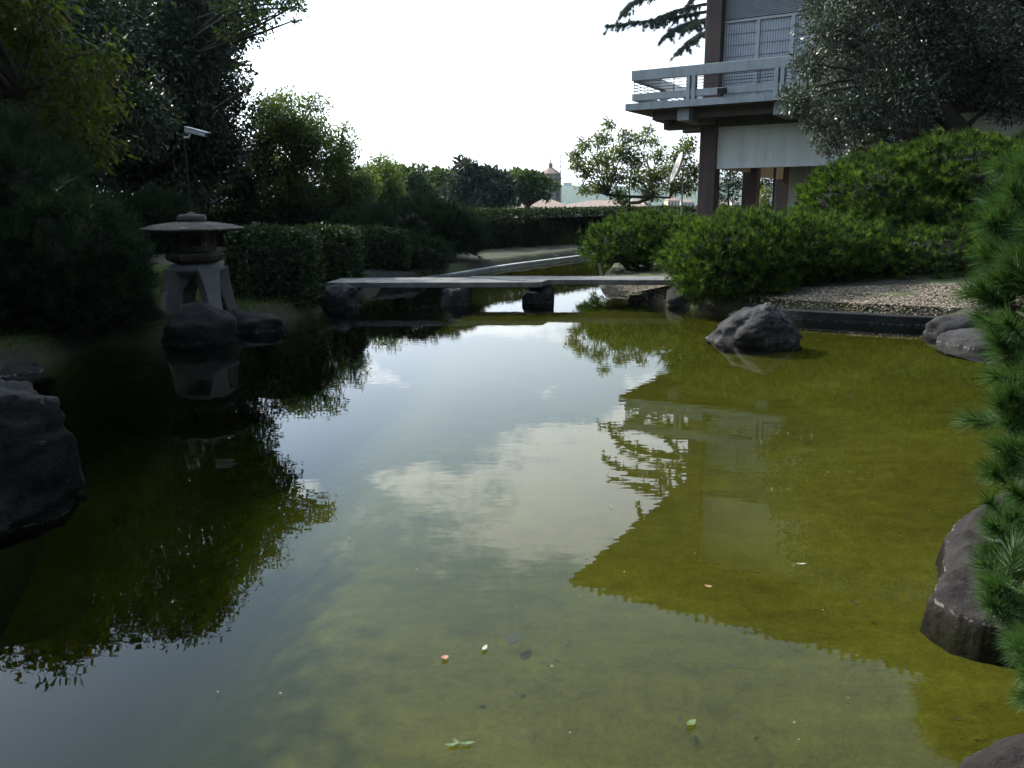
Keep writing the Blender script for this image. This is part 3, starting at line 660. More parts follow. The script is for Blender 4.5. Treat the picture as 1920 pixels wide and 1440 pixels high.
ring('chamber_sill', 0.15, 0.275, zl0 - 0.005, zl0 + 0.07); ring('chamber_lintel', 0.15, 0.275, z_rb - 0.075, z_rb - 0.003)
for k in (1, 3, 5):          # closed sides between the windows
    a0, a1 = 0.35 + math.pi / 3 * k, 0.35 + math.pi / 3 * (k + 1)
    p = [(lx + r * math.cos(a), ly + r * math.sin(a)) for r, a in ((0.22, a0), (0.25, a0), (0.25, a1), (0.22, a1))]
    MB().prism(p, zl0 + 0.07, z_rb - 0.075).build('chamber_panel', MT['lantern_stone'], lan)
MB().lathe([(0.26, zp0), (0.37, zp0 + 0.05), (0.385, zp1 - 0.04), (0.36, zp1), (0.0, zp1 + 0.003)], 6, (lx, ly, 0), 0.35).build('platform', MT['lantern_stone'], lan, bevel=0.01)
# four splayed legs joined by an arched collar
MB().lathe([(0.22, zlegt - 0.13), (0.33, zlegt - 0.12), (0.375, zlegt - 0.06), (0.36, zlegt - 0.01), (0.29, zlegt + 0.02)], 8, (lx, ly, 0), 0.39).build('leg_collar', MT['granite'], lan, bevel=0.012)
legz = lambda t: zlegt - 0.03 - (zlegt - 0.03 - 0.18) * t
for k, a in enumerate((math.radians(-138), math.radians(-44), math.radians(46), math.radians(136))):
    prof = []
    for t in np.linspace(0, 1, 9):
        ro = 0.385 + 0.135 * t ** 1.1; thick = 0.15 + 0.22 * (1 - t) ** 2.4; hw = 0.09 + 0.07 * (1 - t) ** 3
        cx, cy = math.cos(a), math.sin(a); z = legz(t); ri = ro - thick
        prof.append([(lx + r * cx - s * cy, ly + r * cy + s * cx, z) for r, s in ((ri, -hw), (ro, -hw), (ro, hw), (ri, hw))])
    mb = MB(); vs = [p for q in prof for p in q]; fs = [(0, 1, 2, 3), (35, 34, 33, 32)]
    for i in range(8):
        for j in range(4): fs.append((4 * i + j, 4 * i + 4 + j, 4 * i + 4 + (j + 1) % 4, 4 * i + (j + 1) % 4))
    mb.add(vs, fs); mb.build('leg', MT['granite'], lan, bevel=0.012)

# ------------------------------------------------------------------ rocks
def rock(name, label, c, size, seed, m='rock', rot=0.0, cuts=9, group=None, sub=4, rough=0.22, peak=None, cat='rock', taper=0.0):
    """boulder: noise-displaced ball cut by random planes; c = centre of its footprint at ground or water, size = full extents, bottom sunk"""
    rng = np.random.default_rng(seed); v, f = ICO[sub]; v = v.copy()
    v *= (1 + rough * fnoise(v, 1.3, seed * 1.7) + rough * 0.45 * fnoise(v, 3.1, seed + 7.0))[:, None]
    for k in range(cuts):
        n = sph(1, rng)[0]; n[2] = abs(n[2]) * 0.7; n = n / np.linalg.norm(n); d = 0.62 + 0.25 * rng.random()
        over = v @ n - d; v -= np.outer(np.maximum(over, 0) * 0.9, n)
    rn = 1 - 2 * np.abs(fnoise(v, 2.6, seed + 3.0))
    cellh = np.zeros(len(v))                                                     # broken facets: cells standing proud or set back, cracks between
    for fq, am in ((1.7, 0.11), (3.6, 0.055)):
        for i_, p_ in enumerate(v):
            ds, ps = mnoise.voronoi(Vector((p_[0] * fq + seed, p_[1] * fq, p_[2] * fq * 1.3)))
            w_ = min(1.0, (ds[1] - ds[0]) / 0.12); cellh[i_] += am * ((math.sin(ps[0][0] * 91.7 + ps[0][1] * 37.1 + ps[0][2] * 53.9) * 0.5) * w_ - 0.35 * (1 - w_))
    v += cellh[:, None] * unit(v); v += (0.03 * rn + 0.035 * fnoise(v, 6.5, seed) + 0.03 * fnoise(v, 14, seed) + 0.014 * fnoise(v, 29, seed))[:, None] * unit(v)
    lo, hi = v.min(0), v.max(0); v = (v - (lo + hi) / 2) / (hi - lo)           # unit box
    if peak is None:                                                            # fuller, blockier body
        v = 0.5 * np.sign(v) * np.abs(2 * v) ** np.array([0.86, 0.86, 0.74])
    if peak is not None:                                                        # pull the upper half towards a ridge
        t = np.clip(v[:, 2] + 0.5, 0, 1); v[:, 0] = v[:, 0] * (1 - peak[1] * t) + peak[0] * t * peak[1]; v[:, 1] *= (1 - 0.6 * peak[1] * t)
    if taper: v[:, :2] *= (1 + taper * (v[:, 2:3]))
    sx, sy, h = size; sunk = 0.2
    v = v * np.array([sx, sy, h + sunk]); v[:, 2] += (h + sunk) / 2 - sunk
    a = math.radians(rot); x = v[:, 0] * math.cos(a) - v[:, 1] * math.sin(a); y = v[:, 0] * math.sin(a) + v[:, 1] * math.cos(a)
    v = np.column_stack([x, y, v[:, 2]]) + np.array(c)
    o = link(name, mesh_np(name, [(v, f)]), MT[m]); o.data.polygons.foreach_set('use_smooth', np.ones(len(f), bool))
    rehome(o, c); return tag(o, label, cat, group)
def on_water(x, y, z=0.0): p = atz(x, y, z); return (float(p[0]), float(p[1]), z)
rock('rock', 'ridged grey rock islet standing alone in the pond before the right shrubs', (2.98, 9.95, 0), (1.45, 1.0, 0.47), 3, 'rock', -8, 10, sub=5, peak=(0.2, 0.6), rough=0.34)
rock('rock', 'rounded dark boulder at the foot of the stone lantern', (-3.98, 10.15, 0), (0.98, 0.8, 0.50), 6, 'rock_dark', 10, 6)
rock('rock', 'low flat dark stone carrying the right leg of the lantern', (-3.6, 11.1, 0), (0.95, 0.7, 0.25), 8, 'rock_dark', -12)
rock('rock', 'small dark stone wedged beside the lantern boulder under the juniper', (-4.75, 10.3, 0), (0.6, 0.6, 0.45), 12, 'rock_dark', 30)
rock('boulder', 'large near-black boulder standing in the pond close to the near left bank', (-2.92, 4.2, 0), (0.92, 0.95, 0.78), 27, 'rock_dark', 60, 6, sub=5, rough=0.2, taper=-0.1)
def ledge(label, pxs, extra, hmax, slope, seed, m, tilt=(0, 0)):
    """flat angular rock ledge: footprint from its waterline, height rising from the edge with facets"""
    poly = [atz(x, y)[:2] for x, y in pxs] + [np.array(e) for e in extra]; lo, hi = np.min(poly, 0) - 0.12, np.max(poly, 0) + 0.12; st = 0.014
    xs, ys = np.arange(lo[0], hi[0], st), np.arange(lo[1], hi[1], st); X, Y = np.meshgrid(xs, ys); q = np.column_stack([X.ravel(), Y.ravel()]); p3 = np.column_stack([q, np.full(len(q), seed)])
    d = -sdf(q, poly) + 0.03 * fnoise(p3, 5, seed) + 0.012 * fnoise(p3, 17, seed); c = (lo + hi) / 2
    top = hmax + (q - c) @ np.array(tilt) + 0.035 * fnoise(p3, 2.3, seed) + 0.035 * (1 - 2 * np.abs(fnoise(p3, 3.7, seed + 4))) + 0.014 * fnoise(p3, 11, seed) + 0.006 * fnoise(p3, 24, seed)
    h = np.where(d > 0, np.minimum(0.015 + d * slope, np.maximum(top, 0.03)), np.maximum(0.015 + d * 9.0, -0.4)) + 0.005 * fnoise(p3, 38, seed)
    nx_, ny_ = len(xs), len(ys); ii = np.arange(nx_ * ny_).reshape(ny_, nx_); fc = np.stack([ii[:-1, :-1], ii[:-1, 1:], ii[1:, 1:], ii[1:, :-1]], -1).reshape(-1, 4)
    keep = (h[fc] > -0.39).any(1); o = link('rock', mesh_np('rock', [(np.column_stack([q, h]), fc[keep])]), MT[m], smooth=True)
    rehome(o, (float(c[0]), float(c[1]), 0)); return tag(o, label, 'rock')
ledge('brown angular rock ledge half under the pine, with pale waterline', [(1895, 925), (1868, 940), (1800, 978), (1764, 1012), (1772, 1050), (1786, 1078), (1760, 1098), (1736, 1124), (1768, 1142), (1800, 1158), (1845, 1172), (1900, 1185)], [(2.9, 3.1), (3.4, 3.6), (3.6, 4.3), (3.1, 4.7)], 0.13, 0.9, 31.0, 'rock_brown', (0.10, 0.04))
ledge('mossy brown rock at the near bank edge below the pine', [(1790, 1450), (1830, 1415), (1870, 1395), (1930, 1383)], [(2.2, 2.3), (2.3, 1.8), (1.5, 1.7)], 0.12, 0.9, 36.0, 'rock_brown')
rock('pier_rock', 'grey rounded rock under the long left bridge slab', (-0.95, 13.95, 0), (0.60, 0.55, 0.33), 41, 'rock', 10, 8)
rock('pier_rock', 'dark block of rock under the joint of the bridge slabs', (0.47, 14.2, 0), (0.62, 0.75, 0.33), 44, 'rock_dark', 0, 8, taper=0.18)
rock('abutment_rock', 'pale-topped rock carrying the left end of the bridge', (-3.05, 13.75, 0), (1.05, 1.2, 0.40), 47, 'rock', 0, 9)
rock('abutment_rock', 'grey rock beside the right end of the bridge under the pine shrub', (2.85, 13.55, 0), (0.62, 0.5, 0.42), 49, 'rock', 0, 8, peak=(0.1, 0.3))
rock('rock', 'broad flat dark stone on the bank behind the left bridge end', (-2.75, 17.3, 0.08), (1.9, 1.2, 0.25), 52, 'rock_dark', 5, 8)
rock('standing_stone', 'small upright dark stone between back hedge and lime shrub', (3.15, 27.6, 0.2), (0.42, 0.4, 0.75), 55, 'rock_dark', 0, 8, peak=(0, 0.4), cat='stone')
rock('edging_stone', 'squared rough stone against the dark edging of the right bank', (5.75, 10.3, 0), (0.85, 0.5, 0.24), 61, 'rock', -14, 6, rough=0.1, cat='stone')
rock('edging_stone', 'lower blocky stone in the water in front of the squared edging stone', (5.55, 9.35, 0), (0.95, 0.75, 0.20), 64, 'rock', -12, 6, rough=0.1, cat='stone')
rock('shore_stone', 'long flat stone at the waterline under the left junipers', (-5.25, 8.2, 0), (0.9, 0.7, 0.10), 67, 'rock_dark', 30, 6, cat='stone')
for i, (x, y, s, lab) in enumerate([(1390, 592, 0.35, 'small dark stone at the water under the round pine shrub'), (1560, 598, 0.30, 'fist-sized stone at the water near the dark edging'), (1195, 562, 0.32, 'flat pale stone at the tip of the gravel spit')]):
    p = on_water(x, y); rock('shore_stone', lab, (p[0], p[1] + 0.1, 0), (s, s * 0.8, 0.08), 70 + i, 'rock', 20 * i, 7, sub=3, cat='stone')

# ------------------------------------------------------------------ slab bridge
zb0, zb1 = 0.285, 0.375
br = thing('stone_bridge', 'low bridge of two long flat stone slabs resting on rocks', 'bridge', (-0.2, 14.3, 0.28))
A0, A1 = atz(612, 530, zb1), atz(1012, 529, zb1); Ab0, Ab1 = atz(640, 521, zb1), atz(878, 520, zb1)
B1, Bb1 = atz(1300, 525.5, zb1), atz(1300, 518, zb1); Bs = atz(1026, 525, zb1); Bb0 = atz(884, 517.8, zb1)
rj = np.random.default_rng(61)
def rough_edge(poly, step=0.16, j=0.010):
    out = []
    for i in range(len(poly)):
        p, q_ = np.array(poly[i]), np.array(poly[(i + 1) % len(poly)]); L = np.linalg.norm(q_ - p); k = max(2, int(L / step)); n_ = np.array([q_[1] - p[1], p[0] - q_[0]]) / L
        for t in np.arange(k) / k: out.append(p + (q_ - p) * t + n_ * rj.normal() * j)
    return out
MB().prism(rough_edge([A0[:2], A1[:2], Ab1[:2], Ab0[:2]]), zb0, zb1).build('slab', MT['slab_stone'], br, bevel=0.008)
g = np.array([0.03, 0.035])
MB().prism(rough_edge([A1[:2] + g, Bs[:2] + g, B1[:2], Bb1[:2], Bb0[:2], Ab1[:2] + g]), zb0 + 0.004, zb1 + 0.004).build('slab', MT['slab_stone'], br, bevel=0.008)

# ------------------------------------------------------------------ hedges
rg = np.random.default_rng(5)
def quad_hedge(name, label, x0, x1, Yf, depth, top, z0, skew=0.0, **k):
    a, b = atY(x0, 450, Yf)[0], atY(x1, 450, Yf)[0]
    return box_hedge(name, label, [(a, Yf), (b, Yf + skew), (b - 0.15, Yf + depth + skew), (a - 0.15, Yf + depth)], z0, top, 'leaf_hedge', rg, **k)
quad_hedge('clipped_hedge', 'clipped hedge block right beside the stone lantern', 420, 583, 12.4, 1.3, 1.33, 0.15, leaf=(0.07, 0.042), dens=800)
quad_hedge('clipped_hedge', 'clipped hedge block between the lantern hedge and the end block', 548, 667, 15.0, 1.3, 1.27, 0.15, dens=700, leaf=(0.075, 0.045))
quad_hedge('clipped_hedge', 'rounded end block of the clipped hedge row by the spreading juniper', 640, 762, 17.6, 1.3, 1.16, 0.15, dens=650, leaf=(0.08, 0.048))
def line_hedge(name, label, pts, wid, z0, z1, **k):
    L = np.array(pts, float); t = unit(np.gradient(L, axis=0)); nr = np.column_stack([-t[:, 1], t[:, 0]])
    return box_hedge(name, label, [*L, *(L + nr * wid)[::-1]], z0, z1, 'leaf_hedge', rg, core=[*(L + nr * 0.2), *(L + nr * (wid - 0.2))[::-1]], **k)
line_hedge('boundary_hedge', 'long dark clipped hedge behind the lantern along the garden edge', [(-17, 24.6), (-9, 25.0), (-3.2, 25.4)], 1.0, 0.0, 1.66, dens=330, leaf=(0.09, 0.055))
line_hedge('boundary_hedge', 'tall dark clipped hedge behind the curved gravel path', [(-3.0, 24.6), (-0.9, 26.0), (0.9, 28.2), (3.2, 31.2), (6.0, 34.2), (12.0, 39.5), (20, 45)], 1.1, 0.0, 1.54, dens=330, leaf=(0.09, 0.055))

# ------------------------------------------------------------------ shrubs
rg = np.random.default_rng(8)
needle_shrub('spreading_juniper', 'wide dark juniper spreading between clipped hedges and gravel path', (-2.7, 21.8, 0.3), [((-2.6, 21.8, 0.95), (1.35, 1.3, 0.72)), ((-1.6, 21.6, 0.9), (0.75, 0.9, 0.62)), ((-3.9, 22.6, 0.95), (1.0, 1.0, 0.5))], 'needle_juniper', rg, dens=150, k=10, ln=0.2, wd=0.016, upb=0.7, lump=0.3, lumps=3.0, zmin=-0.7)
needle_shrub('low_shrub', 'low dark shrub in front of the spreading juniper by the kerb end', (-2.4, 19.3, 0.2), [((-2.5, 19.3, 0.5), (0.95, 0.6, 0.42)), ((-3.6, 19.0, 0.55), (0.7, 0.6, 0.5))], 'needle_juniper', rg, dens=190, k=10, ln=0.15, wd=0.013, upb=0.6, lump=0.3, lumps=3.2, zmin=-0.7)
needle_shrub('pine_shrub', 'low clipped pine mound behind the right end of the bridge', (2.9, 18.0, 0.3), [((2.75, 18.0, 0.78), (0.98, 1.0, 0.55)), ((3.5, 18.2, 0.85), (0.9, 1.0, 0.5))], 'needle_shrub', rg, dens=240, k=12, ln=0.13, wd=0.014, zmin=-0.6, lump=0.36, lumps=3.8)
needle_shrub('pine_shrub', 'broad bushy pine mound overhanging the water behind the rock islet', (4.0, 13.5, 0.3), [((3.75, 13.5, 0.82), (1.05, 0.95, 0.58)), ((4.85, 13.9, 0.86), (0.95, 1.0, 0.52)), ((3.6, 12.95, 0.5), (0.8, 0.5, 0.42)), ((5.7, 14.0, 0.72), (0.9, 0.8, 0.45))], 'needle_shrub', rg, dens=310, k=13, ln=0.12, wd=0.010, zmin=-0.7, lump=0.36, lumps=3.8)
needle_shrub('pine_shrub', 'large tall pine mound on the mossy bank below the olive tree', (8.2, 16.0, 0.8), [((7.0, 15.8, 1.6), (1.3, 1.5, 0.85)), ((8.6, 15.8, 1.85), (1.9, 1.6, 0.95)), ((10.6, 15.6, 1.95), (1.7, 1.5, 1.0)), ((8.6, 15.0, 1.25), (2.2, 1.2, 0.75)), ((6.6, 14.9, 1.0), (1.1, 0.9, 0.6)), ((10.6, 14.6, 1.2), (1.8, 1.2, 0.8)), ((8.8, 14.2, 0.9), (2.0, 0.8, 0.5)), ((7.2, 13.7, 0.7), (1.3, 0.7, 0.42)), ((9.8, 13.4, 0.75), (1.6, 0.7, 0.45))], 'needle_shrub', rg, dens=260, k=12, ln=0.12, wd=0.012, zmin=-0.6, lump=0.26, lumps=4.4, upb=0.3, outlier=0.02, shrink=0.78)
needle_shrub('lime_shrub', 'small lime green shrub at the left foot of the bridge pine mound', (3.35, 22.5, 0.3), [((3.3, 22.5, 0.75), (0.42, 0.4, 0.4))], 'leaf_light', rg, dens=260, k=8, ln=0.08, wd=0.03)
rgd = np.random.default_rng(9)
line_hedge('low_hedge', 'low light green clipped hedge in front of the brown columns', [(4.0, 23.6), (6.2, 22.6), (8.0, 21.4)], 0.8, 0.2, 1.32, dens=260, leaf=(0.07, 0.045))
needle_shrub('feathery_juniper', 'dark feathery juniper leaning over the water left of the lantern boulder', (-5.4, 9.7, 0.2), [((-5.25, 9.7, 0.95), (0.72, 0.7, 0.80)), ((-5.0, 9.6, 0.6), (0.55, 0.6, 0.5))], 'needle_juniper', rg, dens=420, k=13, ln=0.14, wd=0.007, upb=0.9, lump=0.3, lumps=3.4, zmin=-0.7)
needle_shrub('feathery_juniper', 'tall dark juniper behind the leaning juniper on the left bank', (-6.9, 10.4, 0.3), [((-6.8, 10.4, 1.5), (1.35, 1.2, 1.15)), ((-6.6, 9.4, 0.9), (1.0, 0.8, 0.8))], 'needle_juniper', rg, dens=280, k=12, ln=0.16, wd=0.009, upb=0.8, lump=0.3, lumps=3.4, zmin=-0.7)
needle_shrub('round_shrub', 'rounded dark shrub behind the lantern roof on the left', (-7.3, 14.6, 0.3), [((-7.3, 14.6, 1.15), (1.35, 0.9, 0.72)), ((-6.3, 14.8, 1.25), (0.55, 0.7, 0.58))], 'needle_juniper', rg, dens=260, k=10, ln=0.12, wd=0.009, upb=0.6)

# ------------------------------------------------------------------ trees on the left
rg = np.random.default_rng(21)
cl = ell_clumps((-10.6, 24.0, 6.6), (3.2, 2.8, 4.6), 120, 1.05, rg, 0.3, zmin=1.2) + ell_clumps((-9.4, 23.6, 4.2), (1.9, 1.8, 3.0), 40, 0.9, rg, 0.2, zmin=1.2) + ell_clumps((-8.9, 21.6, 4.2), (1.1, 0.7, 2.6), 36, 0.75, rg, 0.2, zmin=1.0) + ell_clumps((-12.5, 23.0, 4.5), (2.6, 2.0, 3.6), 50, 1.0, rg, 0.2, zmin=1.0)
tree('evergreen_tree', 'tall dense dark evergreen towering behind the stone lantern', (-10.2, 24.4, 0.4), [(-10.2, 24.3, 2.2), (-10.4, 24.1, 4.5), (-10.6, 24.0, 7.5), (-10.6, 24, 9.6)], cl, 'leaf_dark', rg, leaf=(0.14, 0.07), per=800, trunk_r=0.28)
cl = []
for p, r in [((-7.3, 21.6, 7.3), 0.75), ((-6.6, 21.2, 7.0), 0.6), ((-6.0, 20.7, 6.7), 0.5), ((-5.4, 20.4, 6.45), 0.4), ((-4.9, 20.1, 6.25), 0.28), ((-6.9, 21, 6.55), 0.45), ((-7.6, 21.5, 8.2), 0.7), ((-6.8, 21.3, 8.0), 0.5), ((-8.2, 21.8, 7.6), 0.8), ((-8.0, 21.8, 8.9), 0.7), ((-8.9, 21.9, 8.5), 0.8), ((-8.6, 22, 9.7), 0.7), ((-9.5, 22, 9.4), 0.8), ((-7.2, 21.5, 6.2), 0.3), ((-9.6, 22.2, 10.3), 0.6), ((-10.4, 22.2, 10.0), 0.7)]: cl.append((*p, r))
for x, y, r in [(560, 14, 16), (552, 38, 10), (530, 8, 20), (515, 28, 16), (497, 50, 12), (480, 18, 24), (455, 40, 22), (440, 12, 26), (425, 60, 22), (545, -14, 22), (500, -20, 30), (455, 120, 14), (466, 165, 12)]:
    p_ = atY(x, y, 20.6); cl.append((p_[0], p_[1], p_[2], r / F * 20.6))
tree('loose_tree', 'tree with loose open branches reaching out to the right above the dark evergreen', (-8.9, 22.4, 0.4), [(-8.9, 22.3, 3.0), (-8.7, 22.1, 5.4), (-8.4, 21.9, 6.8), (-8.6, 22, 8.2)], cl, 'leaf_mid', rg, leaf=(0.13, 0.055), per=700, trunk_r=0.17, hollow=0.1, twigs=3)
for lab, c, r, n, per, base, m in [
    ('loose pale green tree behind the left clipped hedges beside the dark evergreen', (-6.75, 25.9, 3.0), (1.45, 1.0, 2.2), 60, 900, (-6.5, 26.4, 0.4), 'leaf_mid'),
    ('smaller slim green tree next to the pale green one behind the left hedge', (-5.35, 26.4, 2.5), (0.85, 0.8, 1.7), 34, 900, (-5.3, 26.8, 0.4), 'leaf_mid'),
    ('low sunlit tree at the end of the row before the far pines', (-4.9, 29.4, 2.2), (1.0, 0.9, 1.2), 26, 900, (-4.7, 29.6, 0.3), 'leaf_mid'),
    ('thin leafy bamboo-like thicket tree above the left boundary hedge', (-8.4, 26.6, 2.3), (2.3, 0.8, 2.0), 95, 900, (-8.3, 27, 0.4), 'leaf_dark')]:
    cl = ell_clumps(c, r, n, 0.48, rg, 0.2)
    if n == 60 and m == 'leaf_mid':
        cl += [(*atY(x, y, 25.9 + rg.normal() * 0.4), q_ / F * 25.9) for x, y, q_ in [(500, 190, 25), (540, 178, 24), (570, 202, 28), (590, 230, 28), (608, 262, 25), (560, 240, 35), (520, 232, 35), (600, 300, 32), (555, 290, 35), (625, 300, 20)]]
    tree('garden_tree', lab, base, [(base[0], base[1], 1.2), (c[0], c[1], c[2] - 0.2), (c[0], c[1], c[2] + 0.8)], cl, m, rg, leaf=(0.13, 0.055), per=per, trunk_r=0.10, hollow=0.2, twigs=3, group='garden trees behind the left hedge')
cl = ell_clumps((-8.6, 27.8, 1.7), (4.6, 0.6, 1.0), 90, 0.5, rg, 0.1)
tree('undergrowth_bush', 'dense dark undergrowth between the left boundary hedge and the trees behind it', (-8.6, 27.8, 0.3), [(-8.6, 27.8, 0.8), (-6.5, 27.8, 1.2), (-10.5, 27.8, 1.2)], cl, 'leaf_dark', rg, leaf=(0.14, 0.07), per=700, trunk_r=0.06, cat='bush', hollow=0.1)
rg = np.random.default_rng(33)
cl = ell_clumps((-8.3, 13.2, 4.1), (2.2, 1.8, 2.2), 70, 0.62, rg, 0.2, zmin=2.0)
tree('autumn_tree', 'tree with drooping leaflets turning yellow and red above the left junipers', (-7.6, 13.6, 0.3), [(-7.55, 13.5, 2.0), (-7.7, 13.4, 3.4), (-8.2, 13.3, 4.8)], cl, 'leaf_autumn', rg, leaf=(0.15, 0.06), per=620, trunk_r=0.10, down=0.8, hollow=0.15, outw=0.8, twigs=4)
cl = ell_clumps((-13.0, 15.5, 4.8), (2.4, 2.4, 3.4), 80, 0.85, rg, 0.25, zmin=1.2)
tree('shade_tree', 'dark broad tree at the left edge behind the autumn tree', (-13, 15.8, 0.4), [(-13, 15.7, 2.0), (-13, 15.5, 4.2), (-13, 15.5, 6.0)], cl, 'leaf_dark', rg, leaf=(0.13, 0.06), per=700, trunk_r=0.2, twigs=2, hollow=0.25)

for lab, c, r in [('tall dark tree on the left bank beyond the near boulder', (-10.6, 10.3, 4.6), (2.0, 1.8, 2.9)), ('dark tree between the autumn tree and the tall evergreen', (-9.2, 17.0, 4.9), (1.9, 2.0, 3.1)), ('dark leafy tree on the left bank behind the near boulder', (-8.0, 6.4, 3.9), (2.0, 2.0, 2.2)), ('spreading tree on the near left bank', (-7.2, 0.8, 4.0), (2.4, 2.6, 2.4))]:
    cl = ell_clumps(c, r, 60, 0.8, rg, 0.2, zmin=1.4); b0 = (c[0], c[1], gh(c[0], c[1]))
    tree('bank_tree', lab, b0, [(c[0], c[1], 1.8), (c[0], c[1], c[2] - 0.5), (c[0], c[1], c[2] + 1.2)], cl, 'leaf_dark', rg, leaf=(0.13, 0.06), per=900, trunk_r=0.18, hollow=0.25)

rb = np.random.default_rng(77)  # unseen trees added behind the camera to cut skylight on surfaces facing it
for lab, c, r in [('unseen tree added to dim the skylight behind the near bank, first of the row', (-6.5, -5.5, 5.2), (3.2, 2.4, 4.2)), ('unseen tree added to dim the skylight behind the near bank, second of the row', (-0.5, -8.0, 5.6), (3.4, 2.4, 4.6)), ('unseen tree added to dim the skylight behind the near bank, third of the row', (6.0, -6.8, 5.2), (3.4, 2.4, 4.2)), ('unseen tree added to dim the skylight behind the right bank beyond the pine', (11.5, -1.5, 5.0), (3.0, 2.8, 4.0))]:
    cl = ell_clumps(c, r, 46, 1.2, rb, 0.2, zmin=1.2); b0 = (c[0], c[1], gh(c[0], c[1]))
    tree('bank_tree', lab, b0, [(c[0], c[1], 2.0), (c[0], c[1], c[2]), (c[0], c[1], c[2] + 2)], cl, 'leaf_dark', rb, leaf=(0.26, 0.13), per=260, trunk_r=0.2, hollow=0.2)

# ------------------------------------------------------------------ trees on the right
rg = np.random.default_rng(41)
def px_clumps(lst, Y):
    out = []
    for x, y, rpx, dy in lst:
        p = atY(x, y, Y + dy); out.append((p[0], p[1], p[2], rpx / F * Y))
    return out
cl = px_clumps([(x, y, r, rg.normal() * 0.5) for x, y, r in [(1080, 290, 20), (1100, 320, 24), (1095, 270, 16), (1130, 260, 22), (1142, 232, 13), (1130, 300, 30), (1150, 330, 28), (1165, 285, 26), (1175, 255, 18), (1190, 300, 26), (1200, 262, 16), (1215, 245, 13), (1195, 335, 30), (1230, 330, 28), (1235, 290, 20), (1225, 265, 14), (1260, 320, 26), (1275, 290, 22), (1290, 270, 18), (1300, 320, 26), (1265, 350, 24), (1120, 350, 22), (1095, 355, 14), (1160, 365, 20), (1220, 362, 22), (1290, 350, 22), (1170, 380, 12), (1080, 310, 14)]], 30.5)
bt = atY(1165, 400, 30.5)
tree('young_tree', 'young leafy tree with several stems in front of the back hedge by the columns', (bt[0] + 0.1, 30.5, 0.25), [(bt[0] + 0.12, 30.5, 1.1), (bt[0] + 0.3, 30.5, 1.7), (bt[0] + 1.2, 30.5, 1.9), (bt[0] - 0.5, 30.6, 2.0), (bt[0] + 1.8, 30.5, 1.9)], cl, 'leaf_light', rg, leaf=(0.13, 0.06), per=1900, trunk_r=0.075, hollow=0.1, twigs=3, limb_r=0.03)
# olive
cl = px_clumps([(x, y, r, rg.normal() * 0.9) for x, y, r in [(1500, 190, 34), (1545, 165, 50), (1480, 175, 18), (1560, 60, 60), (1600, 120, 75), (1545, 10, 45), (1620, 20, 80), (1590, 215, 60), (1560, 265, 38), (1640, 255, 45), (1680, 180, 85), (1700, 70, 95), (1750, 150, 85), (1790, 50, 95), (1840, 130, 85), (1880, 40, 90), (1900, 180, 60), (1640, -60, 90), (1740, -80, 100), (1860, -90, 110), (1980, -40, 110), (1990, 100, 100), (1720, 240, 40), (1610, 285, 25), (1530, 230, 26), (1520, 120, 35), (2080, 60, 100)]], 18.5)
ob = atY(1790, 260, 18.8)
tree('olive_tree', 'grey-green olive tree with a forked trunk above the large pine mound', (ob[0], 18.8, 0.8), [(ob[0] - 0.05, 18.8, 2.6), (ob[0] + 0.1, 18.7, 3.2), (ob[0] - 0.9, 18.5, 4.0), (ob[0] + 0.9, 18.6, 4.1), (ob[0] - 0.1, 18.5, 5.2)], cl, 'leaf_olive', rg, leaf=(0.10, 0.032), per=5200, trunk_r=0.26, bark='bark', hollow=0.15, twigs=5, outw=0.7, down=0.0, limb_r=0.07)
# cedar behind the building: flat drooping boughs
cx_ = float(atY(1330, 300, 46)[0])
ced = thing('cedar_tree', 'blue-grey cedar with drooping boughs beside the upper storey', 'tree', (cx_, 46.0, -1.5))
chn, chb = [], []
tr = np.array([[cx_, 46, -2.0], [cx_, 46, 6], [cx_, 46, 16], [cx_, 46, 22]]); chb.append(tube_np(tr, [0.5, 0.42, 0.25, 0.08], 10))
for (x, y, Y) in [(1140, 48, 42), (1165, 30, 43), (1180, 8, 44), (1245, 72, 42), (1272, 100, 42.5), (1225, 40, 43), (1195, -20, 44), (1150, -30, 43), (1205, -60, 44), (1175, -85, 43), (1225, -110, 44), (1255, -70, 42), (1280, 20, 41.5), (1290, 55, 41), (1230, -160, 45), (1270, -200, 44), (1330, -100, 42), (1420, -60, 42), (1480, -160, 43)]:
    tip = atY(x, y, Y); root = np.array([cx_, 46, max(3, tip[2] + 1.5 + 0.5 * rg.random())])
    ln = bend(root, tip, rg, 0.12, 13); chb.append(tube_np(ln, np.linspace(0.11, 0.015, 13), 6)); L = np.linalg.norm(tip - root)
    for u in np.linspace(0.2, 1, int(L * 9)):
        i = min(11, int(u * 12)); fw = unit(ln[i + 1] - ln[i]); p = ln[i] + (ln[i + 1] - ln[i]) * (u * 12 - i); side = unit(np.cross(fw, [0, 0, 1]))
        tl = (0.25 + 0.75 * rg.random()) * (1.1 - 0.5 * u); sg = rg.choice([-1, 1])
        q = p + tl * (side * sg * (0.3 + 0.6 * rg.random()) + fw * (0.2 + 0.7 * rg.random())) + np.array([0, 0, -tl * (0.15 + 0.75 * rg.random() ** 2)])
        chb.append(tube_np([p, (p + q) / 2 + np.array([0, 0, 0.08 * tl]), q], [0.014, 0.01, 0.004], 4))
        k = int(16 * tl) + 5; s_ = rg.random(k)[:, None]; cts = p + (q - p) * s_ + np.array([0, 0, 0.3 * tl]) * s_ * (1 - s_)
        n_ = 15; cc_ = np.repeat(cts, n_, 0); dirs = rg.normal(size=cc_.shape) * 0.75 + unit(q - p) * 0.5 + np.array([0, 0, -0.15])
        chn.append(needles(cc_ + rg.normal(size=cc_.shape) * 0.02, dirs, 0.15, 0.022, rg))
